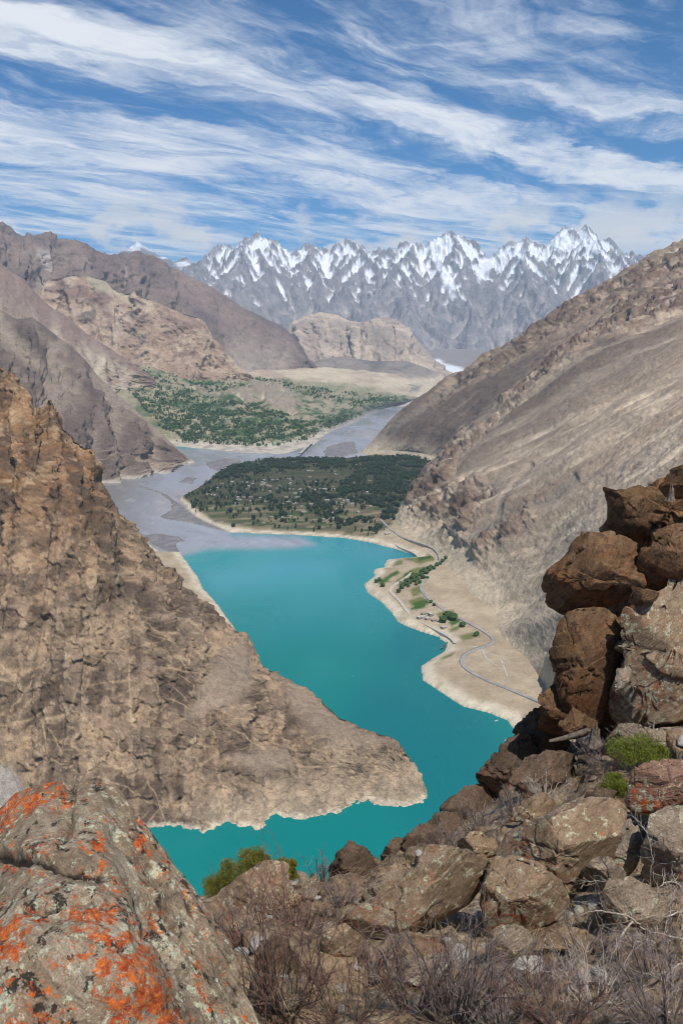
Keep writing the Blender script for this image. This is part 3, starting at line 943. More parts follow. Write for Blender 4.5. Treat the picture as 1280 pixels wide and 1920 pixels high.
def terrain_cliff():
    crest = [(-160, 640, 1560), (-60, 672), (0, 690, 1470), (18, 694), (30, 700), (42, 722), (52, 735), (66, 765), (76, 768), (86, 752), (95, 746),
             (106, 760), (112, 772), (122, 800), (132, 812), (150, 828), (165, 840), (180, 846), (188, 862), (190, 890, 1330), (202, 912), (215, 935),
             (240, 970), (270, 1010), (300, 1045, 1260), (318, 1060), (332, 1068), (350, 1100), (390, 1130, 1200), (430, 1165), (462, 1190, 1150),
             (478, 1212), (490, 1240), (510, 1255, 1110), (560, 1285), (610, 1315, 1050), (640, 1345), (690, 1370, 985), (720, 1378), (742, 1386, 960),
             (770, 1420), (790, 1455, 900), (798, 1480, 882), (802, 1508, None, -3)]
    m1 = [(-160, 900, 1240), (0, 900, 1220), (100, 930, 1180), (180, 1000, 1140), (280, 1130, 1080), (380, 1215, 1040), (470, 1290, 1005), (560, 1350, 980),
          (650, 1400, 945), (730, 1425, 925), (775, 1455, 895), (795, 1490, 876), (803, 1510, None, -3)]
    m2 = [(-160, 1250, 980), (0, 1250, 960), (150, 1290, 940), (300, 1350, 925), (450, 1410, 905), (560, 1440, 895), (650, 1460, 890), (740, 1475, 880),
          (790, 1505, 862), (803, 1512, None, -3)]
    base = [(-160, 1600, None, -8), (0, 1597, None, -8), (320, 1576, None, -6), (430, 1577, None, -6), (490, 1575, None, -6), (540, 1561, None, -6),
            (620, 1560, None, -6), (660, 1551, None, -6), (740, 1546, None, -6), (790, 1531, None, -6), (803, 1514, None, -6)]
    g = build_grid([crest, m1, m2, base], 430, 380, (10, 420, 460), (0, .34, .72, 1), .1)
    x, y, z = g.P[..., 0], g.P[..., 1], g.P[..., 2]
    tip = sstep(g.s, 1.0, .86)
    w = sstep(g.t, -.02, .14)
    scree = np.max([soft_poly(g.px, g.py, p, 14) for p in (
        [(455, 1190), (480, 1225), (470, 1290), (430, 1330), (350, 1350), (380, 1280), (420, 1220)],
        [(520, 1260), (610, 1318), (690, 1372), (740, 1390), (700, 1400), (620, 1370), (540, 1310)],
        [(430, 1420), (540, 1400), (560, 1440), (480, 1450)], [(-60, 1420), (20, 1440), (50, 1500), (20, 1600), (-60, 1600)],)], 0)
    spire = soft_poly(g.px, g.py, [(-100, 660), (60, 740), (120, 760), (190, 850), (210, 940), (180, 1000), (60, 960), (-100, 900)], 30)
    big = warped_gully(g.U, g.V, 150, 5, 61.0, 3.0)
    med = warped_gully(g.U, g.V, 42, 4, 67.0, 3.2)
    crag = ridged(x / 46, y / 46, z / 60, 5, .55) - .5
    blk = fbm(x / 16, y / 16, z / 16, 4, .6)
    ledge = fbm(x / 90, y / 90, z / 16, 3, .55)
    den = dendrite(g.U, g.V, 66, float(g.V.max()), 111, .55) + dendrite(g.U, g.V, 22, float(g.V.max()), 211, .7)
    wpx, wpy, wpz = (v + 7 * fbm(x / 24, y / 24, z / 24 + 5 * i, 3, .6) for i, v in enumerate((x, y, z)))
    ca1, jt1 = worley(wpx / 20, wpy / 20, wpz / 70, 3)
    ca2, jt2 = worley(wpx / 8, wpy / 8, wpz / 12, 17)
    block = (ca1 - .5) * 7 + (ca2 - .5) * 5 - 1.0 * sstep(jt1, .08, 0) - .8 * sstep(jt2, .10, 0)
    rough = 1 - .8 * scree
    d = (big * (12 + 6 * spire) * w + med * (2 + 8 * spire) * (w * .8 + .2) + den * (.75 + .4 * spire) * (w * .9 + .1) + block * (1 - .3 * spire) + crag * 7 + blk * 4.5 + ledge * 3 * (1 - spire)) * rough * (0.2 + .8 * tip) * (0.35 + .65 * sstep(z, -5, 30))
    d += fbm(x / 5, y / 5, z / 5, 3, .6) * 2.0 * (0.3 + .7 * rough)
    g.P = g.P + horizontal(g.N) * d[..., None]
    g.P[..., 2] += (ridged(g.U / 30, g.U * 0, 2.2, 3) - .4) * 9 * np.exp(-(g.t / .05) ** 2) * sstep(g.s, .55, .3)
    z = g.P[..., 2]
    nz = fbm(x / 60, y / 60, z / 60, 5, .62)
    n2 = fbm(g.U / 22, g.V / 190, 1.5, 4, .6)
    n3 = fbm(x / 12, y / 12, z / 12, 4, .65)
    up = sstep(g.py + nz * 90 + .25 * g.px, 1230, 860)
    col = mixc(np.broadcast_to(lin(148, 128, 108), g.P.shape), lin(122, 106, 92), sstep(nz, -.2, .3))
    col = mixc(col, mixc(np.broadcast_to(lin(146, 112, 80), g.P.shape), lin(112, 82, 56), sstep(n2 + nz * .5, -.3, .3)), up * .85)
    col = mixc(col, lin(124, 90, 58), spire * .45 * sstep(n2, -.4, .2))
    col = mixc(col, lin(94, 80, 68), sstep(ca1, .62, .8) * .5 * rough)
    col = mixc(col, lin(186, 164, 136), sstep(ca2, .72, .9) * .4 * rough)
    col = mixc(col, lin(70, 58, 50), np.maximum(sstep(jt1, .05, 0), .6 * sstep(jt2, .05, 0)) * .3 * rough * sstep(nz, -.25, .15))
    col = mixc(col, lin(78, 66, 56), sstep(n2 * .6 + nz * .8 - crag * .6, .05, .4) * .75 * rough)
    col = mixc(col, lin(176, 150, 122), sstep(-nz + n3 * .6, .12, .45) * .55)
    col = mixc(col, lin(146, 130, 114), scree * .8)
    col = mixc(col, lin(152, 146, 138), soft_poly(g.px, g.py, [(-60, 1420), (20, 1440), (50, 1500), (20, 1600), (-60, 1600)], 10) * .9)
    # pale pegmatite veins crossing the lower face
    wx, wy = g.px + 13 * fbm(g.px / 70, g.py / 70, 1.3, 4, .6), g.py + 13 * fbm(g.px / 70, g.py / 70, 8.3, 4, .6)
    vein = 0
    for i, (ang, sp, wd) in enumerate(((-14, 62, .05), (22, 85, .045), (-38, 95, .03), (64, 130, .022), (-8, 24, .06), (35, 28, .05), (-50, 34, .045))):
        ca_, sa_ = math.cos(math.radians(ang)), math.sin(math.radians(ang))
        q = np.abs(perlin((wx * ca_ + wy * sa_) / (sp * 4.5) + 3.1 * i, (wy * ca_ - wx * sa_) / sp + 7.7 * i, 2.2 * i))
        k = sstep(fbm(g.px / 110 + 4.1 * i, g.py / 110, 6.6 + i, 3), -.12, .25)
        vein = np.maximum(vein, sstep(q, wd * (0.2 + .6 * k), wd * .1) * k)
    vmask = sstep(g.py + .55 * nz * 120 + .1 * g.px, 1020, 1300) * (1 - .75 * scree)
    col = mixc(col, lin(194, 170, 138), np.clip(vein * vmask, 0, 1) * .55)
    col = mixc(col, lin(190, 172, 148), sstep(z + n3 * 4, 26, 10) * .45 * sstep(g.px, 330, 420))
    col = mixc(col, lin(204, 192, 172), sstep(z + n3 * 4, 3.0, .5) * .7)
    col = col * np.array([1.02, 1.0, .96])
    finish('left_cliff_mountain', g, rock_mat('cliff_rock', 1.7, .5, 1.3, .9), col)
    return g


# ------------------------------------------------------------------ lake, delta and the village ground
SHORE_RIGHT = [(560, 1003), (640, 1008), (700, 1018), (740, 1029), (770, 1039), (785, 1046), (752, 1048), (727, 1050), (720, 1066), (701, 1066),
               (703, 1082), (683, 1095), (690, 1112), (716, 1130), (735, 1150), (745, 1166), (790, 1185), (824, 1195), (839, 1207), (834, 1221),
               (810, 1235), (790, 1250), (794, 1276), (830, 1300), (870, 1325), (912, 1336), (950, 1350), (966, 1370), (962, 1392), (985, 1440),
               (1100, 1560), (1400, 1560), (1400, 1100), (1000, 900), (860, 845), (740, 845)]
LAND = [SHORE_RIGHT + [(676, 857), (640, 861), (560, 859), (500, 861), (450, 869), (410, 882), (392, 900), (370, 915), (338, 932), (350, 955), (372, 972),
                       (400, 985), (430, 998), (480, 1000)],
        [(265, 1010), (300, 1036), (338, 1036), (352, 1058), (370, 1080), (380, 1104), (398, 1122), (432, 1168), (500, 1270), (200, 1270), (100, 1000)]]
BARS = [[(245, 906), (262, 915), (300, 926), (318, 940), (322, 955), (300, 968), (310, 975), (352, 980), (400, 992), (430, 998), (400, 984), (372, 972), (345, 950), (330, 938), (310, 925), (270, 910)],
        [(266, 1002), (300, 1000), (340, 1006), (346, 1014), (330, 1020), (340, 1034), (322, 1040), (285, 1022)],
        [(383, 866), (420, 858), (452, 862), (448, 876), (408, 884), (392, 878)],
        [(612, 838), (640, 828), (665, 826), (672, 850), (640, 858), (606, 858), (604, 848)],
        [(330, 905), (352, 892), (372, 896), (360, 908)]]


def poly_ground(p):
    a = np.array(p, float)
    return at_z(a[:, 0], a[:, 1], 0)[:, :2]


def ground_height(X, Y):
    """height of the valley floor at ground positions, below zero out in the lake"""
    sd = np.max([sdist(X, Y, poly_ground(p)) for p in LAND], 0)
    wob = 6 * fbm(X / 60, Y / 60, .3, 4, .6)
    k = sd + wob * np.clip(Y / 1800, .4, 2.0)
    z = np.where(k > 0, 9 * (1 - np.exp(-k / 16)) + np.clip(k, 0, 250) * .03, k * .22)
    bar = np.max([sdist(X, Y, poly_ground(p)) for p in BARS], 0) + 14 * fbm(X / 70, Y / 70, 2.3, 4, .6)
    z = np.maximum(z, np.where(bar > 0, np.minimum(bar * .03, .9), -9))
    return z + np.where(k > 10, .8 * fbm(X / 25, Y / 25, 5.5, 3), 0)


ROAD = [(708, 968, 0), (722, 985, 0), (740, 1000, 0), (760, 1012, 0), (800, 1022, 0), (820, 1032, 0), (826, 1045, 0), (824, 1055, 0), (803, 1065, 0), (796, 1075, 0),
        (800, 1085, 0), (790, 1096, 0), (790, 1110, 0), (806, 1128, 0), (840, 1150, 0), (880, 1170, 0), (915, 1188, 0), (927, 1200, 0), (922, 1210, 0), (885, 1220, 0),
        (866, 1232, 0), (864, 1245, 0), (880, 1260, 0), (920, 1280, 0), (960, 1297, 0), (1010, 1318, 0), (1060, 1335, 0)]
TRACK = [(742, 1018, 0), (745, 1026, 0), (792, 1042, 0), (780, 1065, 0), (762, 1082, 0), (742, 1095, 0), (730, 1104, 0), (734, 1114, 0), (752, 1130, 0), (762, 1150, 0), (800, 1172, 0), (846, 1196, 0), (856, 1208, 0)]
FIELDS = [([(720, 1090), (745, 1078), (750, 1082), (725, 1096)], 'g'), ([(708, 1094), (722, 1092), (732, 1098), (712, 1104)], 'g'), ([(703, 1085), (712, 1083), (716, 1088), (706, 1092)], 'g'),
          ([(742, 1098), (775, 1075), (795, 1072), (800, 1085), (770, 1105), (748, 1112)], 'o'), ([(755, 1055), (790, 1045), (815, 1045), (815, 1060), (785, 1066)], 'o'),
          ([(765, 1135), (790, 1128), (800, 1138), (770, 1145)], 'o'), ([(768, 1148), (795, 1144), (798, 1150), (772, 1154)], 'g'),
          ([(838, 1190), (866, 1180), (870, 1186), (845, 1194)], 'o'), ([(858, 1202), (895, 1196), (900, 1206), (866, 1210)], 'o'), ([(808, 1243), (852, 1232), (846, 1242), (812, 1249)], 'o'),
          ([(815, 1160), (850, 1155), (852, 1166), (825, 1170)], 'o'), ([(768, 1116), (786, 1108), (792, 1122), (774, 1130)], 'o'), ([(755, 1088), (768, 1078), (775, 1082), (760, 1094)], 'g'),
          ([(772, 1140), (800, 1134), (806, 1142), (776, 1150)], 'g'), ([(780, 1050), (806, 1046), (808, 1054), (786, 1060)], 'g'), ([(840, 1176), (860, 1170), (864, 1177), (846, 1184)], 'g'), ([(735, 1060), (752, 1056), (756, 1064), (738, 1070)], 'o')]


def terrain_valley():
    xs = np.arange(60, 1340, 3.0)
    ys = np.concatenate([np.arange(826, 1060, 1.7), np.arange(1060, 1480, 3.0)])
    PX, PY = np.meshgrid(xs, ys)
    Q = at_z(PX, PY, 0)
    X, Y = Q[..., 0], Q[..., 1]
    z = ground_height(X, Y)
    P = np.stack([X, Y, z], -1)
    nz = fbm(X / 130, Y / 130, 3.1, 4, .6)
    n2 = fbm(X / 26, Y / 26, 6.1, 4, .6)
    col = mixc(np.broadcast_to(lin(160, 143, 120), P.shape), lin(178, 162, 138), sstep(nz + n2 * .5, -.3, .4))
    prom = soft_poly(PX, PY, [(338, 932), (400, 885), (450, 868), (676, 856), (830, 862), (800, 900), (750, 960), (735, 992), (700, 1012), (600, 1002), (480, 998), (400, 982)], 4)
    # strips of small fields, ochre and green, on the village fan
    ang = .12
    a_, b_ = X * math.cos(ang) + Y * math.sin(ang), Y * math.cos(ang) - X * math.sin(ang)
    cell = _perm[(np.floor(a_ / 46 + np.floor(b_ / 21) * .37).astype(np.int32) * 31 + np.floor(b_ / 21).astype(np.int32) * 57) & 4095] / 4096.0
    pal = np.array([lin(118, 108, 84), lin(90, 90, 64), lin(62, 78, 44), lin(136, 122, 98), lin(76, 84, 54), lin(100, 92, 72)])  # field tones lowered to paint cloud shade into the fan
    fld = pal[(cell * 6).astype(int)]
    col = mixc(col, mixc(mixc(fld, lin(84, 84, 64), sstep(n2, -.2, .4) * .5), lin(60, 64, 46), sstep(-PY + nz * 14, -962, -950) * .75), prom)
    for poly, kind in FIELDS:
        s = soft_poly(PX + n2 * 3, PY + n2 * 2, poly, 2.0)
        col = mixc(col, lin(52, 86, 28) if kind == 'g' else lin(104, 108, 62), s * .95)
    beach = sstep(z + n2 * 1.5, 8.5 - 5.5 * prom, 5.0 - 3.6 * prom)
    col = mixc(col, mixc(np.broadcast_to(lin(200, 188, 166), P.shape), lin(174, 160, 136), sstep(n2, 0, .35)), beach)
    barm = np.max([soft_poly(PX, PY, p, 3) for p in BARS], 0) * sstep(z, 1.6, .9)
    col = mixc(col, mixc(np.broadcast_to(lin(118, 114, 116), P.shape), lin(136, 130, 130), sstep(n2, -.2, .3)), barm)
    col = mixc(col, lin(96, 98, 92), sstep(z, .35, .05) * .6)
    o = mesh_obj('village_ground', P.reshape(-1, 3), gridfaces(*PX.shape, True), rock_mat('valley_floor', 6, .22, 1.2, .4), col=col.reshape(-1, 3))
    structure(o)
    return PX, PY, P


def water():
    xs = np.arange(-260, 1545, 6.0)
    ys = np.concatenate([np.arange(762, 1060, 3.0), np.arange(1060, 1800, 6.0)])
    PX, PY = np.meshgrid(xs, ys)
    Q = at_z(PX, PY, 0)
    X, Y = Q[..., 0], Q[..., 1]
    nz = fbm(X / 260, Y / 260, 1.7, 4, .55)
    n2 = fbm(X / 420, Y / 900, 4.7, 4, .5)
    silt = [(150, 860), (380, 840), (760, 740), (800, 860), (600, 880), (338, 932), (430, 999), (500, 1003), (560, 1006), (588, 1020), (545, 1029), (450, 1031),
            (380, 1034), (345, 1042), (300, 1045), (200, 1000)]
    s = soft_poly(PX + nz * 16, PY + nz * 10, silt, 9)
    teal = mixc(np.broadcast_to(lin(6, 120, 116), Q.shape), lin(40, 136, 144), sstep(PY + nz * 40, 1240, 1040))
    teal = mixc(teal, lin(66, 150, 162), soft_poly(PX + n2 * 80, PY + n2 * 30, [(360, 1060), (480, 1040), (640, 1050), (600, 1075), (480, 1095), (380, 1100)], 26) * .55)
    teal = mixc(teal, lin(4, 104, 112), sstep(n2, .0, .35) * .7)
    teal = mixc(teal, lin(48, 146, 142), sstep(-n2 + .4 * nz, .1, .4) * .4)
    brd = fbm(PX / 46 + nz, (PY - .32 * PX) / 9, 2.9, 4, .6)
    grey = mixc(np.broadcast_to(lin(150, 152, 160), Q.shape), lin(128, 126, 124), sstep(PX + nz * 40, 330, 215))
    grey = mixc(mixc(grey, lin(124, 122, 124), sstep(brd, .08, .3) * .5), lin(174, 176, 184), sstep(-brd, .12, .35) * .5)
    col = mixc(teal, grey, s)
    m = bpy.data.materials.new('lake_water')
    m.use_nodes = True
    t = NT(m.node_tree)
    bs = m.node_tree.nodes['Principled BSDF']
    co = t.new('ShaderNodeTexCoord').outputs['Object']
    t.put(bs.inputs['Base Color'], t.attr('Col'))
    t.put(bs.inputs['Roughness'], t.step(t.noise(t.scale(co, (.004, .0016, 1), (0, 0, .5)), 1.0, 5, .6, .6), .35, .65, .10, .36))
    bs.inputs['IOR'].default_value = 1.33
    bs.inputs['Specular IOR Level'].default_value = 0.35
    h = t.math('ADD', t.noise(co, 0.16, 3, .6), t.math('MULTIPLY', t.noise(co, 0.9, 2, .5), .25))
    t.put(bs.inputs['Normal'], t.bump(h, .25, .6))
    Q[..., 2] = 0
    structure(mesh_obj('lake', Q.reshape(-1, 3), gridfaces(*PX.shape, True), m, col=col.reshape(-1, 3)))
    # lake bed and bedrock far below, one sheet to the horizon
    e = 24000.0
    gm = bpy.data.materials.new('bedrock')
    gm.use_nodes = True
    gt = NT(gm.node_tree)
    gco = gt.new('ShaderNodeTexCoord').outputs['Object']
    gt.put(gm.node_tree.nodes['Principled BSDF'].inputs['Base Color'], gt.ramp(gt.noise(gco, .002, 5), [(.3, lin(120, 108, 96)), (.7, lin(150, 138, 122))]))
    structure(mesh_obj('ground', [(-e, -e, -60), (e, -e, -60), (e, e, -60), (-e, e, -60)], [(0, 1, 2, 3)], gm))


terrain_snow()
terrain_left_back()
terrain_left_hill()
terrain_left_slopes()
terrain_mid()
TERRACE = terrain_terrace()
RIGHT = terrain_right()
CLIFF = terrain_cliff()
VPX, VPY, VP = terrain_valley()
water()
# ------------------------------------------------------------------ the foreground ridge
import bmesh


def tag(o, label, cat, group=None):
    o['label'] = label
    o['category'] = cat
    if group:
        o['group'] = group
    return o


def empty(name, loc):
    o = bpy.data.objects.new(name, None)
    o.empty_display_size = 0.2
    COL.objects.link(o)
    o.location = [float(v) for v in loc]
    return o


def near_rock(name, dark, mid, light, orange=0.0, pale=0.0, black=0.2, rust=(0.20, 0.075, 0.03), rust_amt=0.4, scale=1.0, strata=(0.3, 0.5, 0.2), attrs=False, bump=1.0):
    m = bpy.data.materials.new(name)
    m.use_nodes = True
    t = NT(m.node_tree)
    bs = m.node_tree.nodes['Principled BSDF']
    bs.inputs['Roughness'].default_value = 0.92
    bs.inputs['Specular IOR Level'].default_value = 0.2
    co0 = t.new('ShaderNodeTexCoord').outputs['Object']
    co = t.scale(co0, (scale, scale, scale))
    lay = t.scale(t.scale(co, (1, 1, 1), strata), (1.0, 1.0, 7.0))
    big = t.noise(co, 1.1, 6, .62)
    str_ = t.noise(lay, 1.6, 7, .66, .5)
    fine = t.noise(co, 13.0, 6, .7)
    grit = t.noise(co, 55.0, 3, .6)
    f = t.math('ADD', t.math('MULTIPLY', big, .45), t.math('ADD', t.math('MULTIPLY', str_, .35), t.math('MULTIPLY', fine, .30)))
    c = t.ramp(f, [(.36, dark), (.52, mid), (.68, light)])
    rmask = t.math('MULTIPLY', t.step(t.math('ADD', t.noise(co, 1.7, 5, .65), t.math('MULTIPLY', fine, .25)), .60, .78), rust_amt)
    c = t.mix(rmask, c, rust)
    c = t.mix(t.math('MULTIPLY', t.step(t.math('ADD', t.math('MULTIPLY', t.noise(co, 5.5, 7, .75), .7), t.math('MULTIPLY', t.noise(co, 1.4, 3, .6), .3)), .545, .585), black), c, (.022, .018, .016, 1))
    if pale > 0:
        pv = t.math('ADD', t.noise(co, 10.0, 7, .74), t.math('MULTIPLY', t.noise(co, 1.9, 3, .6), .35))
        pm = t.step(pv, .73 - .05 * pale, .79 - .05 * pale)
        c = t.mix(t.math('MULTIPLY', pm, .85), c, t.mix(t.noise(co, 40, 3, .6), (.32, .32, .22, 1), (.60, .61, .44, 1)))
    if orange > 0:
        ov = t.math('ADD', t.math('ADD', t.math('MULTIPLY', t.noise(co, 7.0, 8, .80), .8), t.math('MULTIPLY', t.noise(co, 24.0, 6, .75), .55)), t.math('MULTIPLY', t.noise(co, 1.7, 3, .6), .40))
        if attrs:
            ov = t.math('ADD', ov, t.math('MULTIPLY', t.math('SUBTRACT', t.attr('orange', 'Fac'), .42), .15))
        om = t.step(ov, 1.05 - .1 * orange, 1.07 - .1 * orange)
        c = t.mix(t.math('MULTIPLY', om, .88), c, t.mix(t.step(t.noise(co, 17, 5, .65), .35, .65), (.34, .040, .010, 1), (.66, .15, .018, 1)))
    if attrs:
        c = t.mix(t.math('MULTIPLY', t.attr('crack', 'Fac'), .92), c, (.016, .013, .012, 1))
        # small round crustose colonies
        vd = t.voronoi(t.vmath('ADD', co, t.vmath('SCALE', t.noise(co, 20, 3, .6, color=True), None)), 7.0)
        spot = t.math('MULTIPLY', t.step(vd, .26, .2), t.step(t.noise(co, 2.6, 3, .5), .55, .6))
        c = t.mix(t.math('MULTIPLY', spot, t.step(t.noise(co, 60, 3, .6), .3, .55)), c, (.50, .50, .36, 1))
    gv = t.math('MULTIPLY_ADD', t.step(grit, .3, .7), .5, .75)
    c = t.mix(1.0, c, gv, 'MULTIPLY')
    t.put(bs.inputs['Base Color'], c)
    n1 = t.bump(t.math('ADD', t.math('MULTIPLY', str_, 1.0), big), .55 * bump, .10 / scale)
    n2 = t.bump(fine, .6 * bump, .03 / scale, n1)
    n3 = t.bump(grit, .45 * bump, .008 / scale, n2)
    t.put(bs.inputs['Normal'], n3)
    return m


def ground_mat():
    m = bpy.data.materials.new('stony_ground')
    m.use_nodes = True
    t = NT(m.node_tree)
    bs = m.node_tree.nodes['Principled BSDF']
    bs.inputs['Roughness'].default_value = 0.95
    bs.inputs['Specular IOR Level'].default_value = 0.15
    co = t.new('ShaderNodeTexCoord').outputs['Object']
    big = t.noise(co, .8, 6, .62)
    fine = t.noise(co, 9, 6, .7)
    peb = t.voronoi(co, 16)
    c = t.ramp(t.math('ADD', t.math('MULTIPLY', big, .5), t.math('MULTIPLY', fine, .5)), [(.36, (.12, .08, .052)), (.5, (.28, .21, .14)), (.66, (.46, .38, .28))])
    c = t.mix(t.math('MULTIPLY', t.step(t.noise(co, 2.1, 5, .65), .55, .66), .6), c, (.13, .10, .07, 1))
    c = t.mix(1.0, c, t.ramp(t.voronoi(co, 16, out='Color'), [(.2, .72), (.8, 1.25)]), 'MULTIPLY')
    lay = t.scale(co, (1, 1, 5), (.6, .5, .3))
    rk = t.ramp(t.math('ADD', t.math('MULTIPLY', t.noise(lay, 1.5, 7, .66, .4), .55), t.math('MULTIPLY', fine, .45)), [(.38, (.085, .056, .036)), (.52, (.23, .165, .105)), (.66, (.40, .31, .215))])
    rk = t.mix(t.math('MULTIPLY', t.step(t.noise(co, 1.9, 6, .68), .54, .68), .6), rk, (.27, .095, .042, 1))
    rm = t.step(t.math('ADD', t.attr('rocky', 'Fac'), t.math('MULTIPLY', t.math('SUBTRACT', fine, .5), 1.2)), .35, .65)
    c = t.mix(rm, c, rk)
    t.put(bs.inputs['Base Color'], c)
    n1 = t.bump(t.math('SUBTRACT', 1.0, peb), .6, .035)
    n2 = t.bump(fine, .7, .03, n1)
    t.put(bs.inputs['Normal'], n2)
    return m


GROUND_M = ground_mat()
GROWS = [
    [(-140, 2150, 3.2), (400, 2150, 3.3), (700, 2150, 3.4), (1000, 2150, 3.4), (1420, 2150, 3.1)],
    [(-140, 1910, 4.5), (480, 1910, 4.6), (700, 1910, 4.8), (950, 1910, 4.9), (1420, 1910, 4.5)],
    [(-140, 1800, 6.4), (450, 1800, 6.6), (650, 1805, 6.6), (930, 1800, 6.6), (1130, 1790, 6.4), (1420, 1770, 6.0)],
    [(-140, 1735, 9.5), (420, 1735, 9.5), (600, 1735, 9.0), (900, 1712, 8.8), (1130, 1670, 8.6), (1420, 1625, 8.2)],
    [(-140, 1695, 13.5), (400, 1695, 13.5), (600, 1680, 13.2), (800, 1630, 12.4), (1000, 1560, 12), (1150, 1510, 11.6), (1420, 1460, 11)],
    [(-140, 1690, 17), (385, 1684, 17), (500, 1668, 17), (600, 1657, 17.5), (690, 1640, 17.6), (740, 1605, 18), (800, 1570, 18.5), (880, 1520, 18.6), (930, 1470, 18.6), (985, 1410, 18.6), (1060, 1388, 18),
     (1150, 1378, 17), (1280, 1352, 15.5), (1420, 1330, 14.5)]]


# the ridge goes on to both sides of the frame
for row_, yl, yr, Yl, Yr in zip(GROWS, (2150, 2000, 1900, 1850, 1830, 1820), (2150, 1860, 1680, 1500, 1330, 1180), (3.2, 4.6, 6.8, 10, 14, 17.5), (2.9, 4.2, 5.6, 7.6, 10, 13)):
    row_.insert(0, (-900, yl, Yl))
    row_.append((2500, yr, Yr))


def fore_ground():
    G = loft(GROWS, 620, 280)
    edge = G[-1]
    ext = []
    for dy, dz in ((.5, -.5), (1.5, -2.2), (4, -8), (12, -26), (45, -95), (140, -270), (260, -560)):
        e = edge.copy()
        e[:, 1] += dy
        e[:, 2] += dz
        e[:, 0] *= 1 + dy / 400
        ext.append(e)
    G = np.concatenate([G, np.array(ext)])
    N = normals(G)
    x, y, z = G[..., 0], G[..., 1], G[..., 2]
    d = .22 * fbm(x / 1.7, y / 1.7, z / 1.7, 5, .55) + .10 * ridged(x / .7, y / .7, z / .7, 4) - .05 + .02 * fbm(x / .12, y / .12, z / .12, 3)
    bw_ = [v + .12 * fbm(x / .5, y / .5, z / .5 + 7 * i, 4, .6) for i, v in enumerate((x, y, z))]
    k1, j1 = worley(bw_[0] / 1.1, bw_[1] / 1.5, bw_[2] / .8, 3)
    k2, j2 = worley(bw_[0] / .36, bw_[1] / .45, bw_[2] / .3, 9)
    rocky = sstep(fbm(x / 2.6, y / 2.6, .5, 3) + .25, -.05, .25)
    d = d + rocky * ((k1 - .5) * .42 + (k2 - .5) * .13 - .10 * sstep(j1, .12, 0) - .04 * sstep(j2, .12, 0))
    amp = np.interp(np.arange(len(G)), [0, 270, 282, len(G) - 1], [.8, 1, 1.5, 40])
    G = G + N * (d * amp[:, None])[..., None]
    o = structure(mesh_obj('ridge_ground', G.reshape(-1, 3), gridfaces(*G.shape[:2], True), GROUND_M, attrs={'rocky': rocky}))
    px, py = proj(G[:282])
    return G[:282], px, py


FG, FGX, FGY = fore_ground()


def gpoint(px, py):
    """the ground point of the near ridge seen at a pixel"""
    i = np.argmin((FGX - px) ** 2 + (FGY - py) ** 2)
    return FG.reshape(-1, 3)[i]


_ico = {}


def ico(sub):
    if sub not in _ico:
        bm = bmesh.new()
        bmesh.ops.create_icosphere(bm, subdivisions=sub, radius=1.0)
        V = np.array([v.co[:] for v in bm.verts])
        Fc = np.array([[v.index for v in f.verts] for f in bm.faces])
        bm.free()
        _ico[sub] = (V, Fc)
    return _ico[sub]


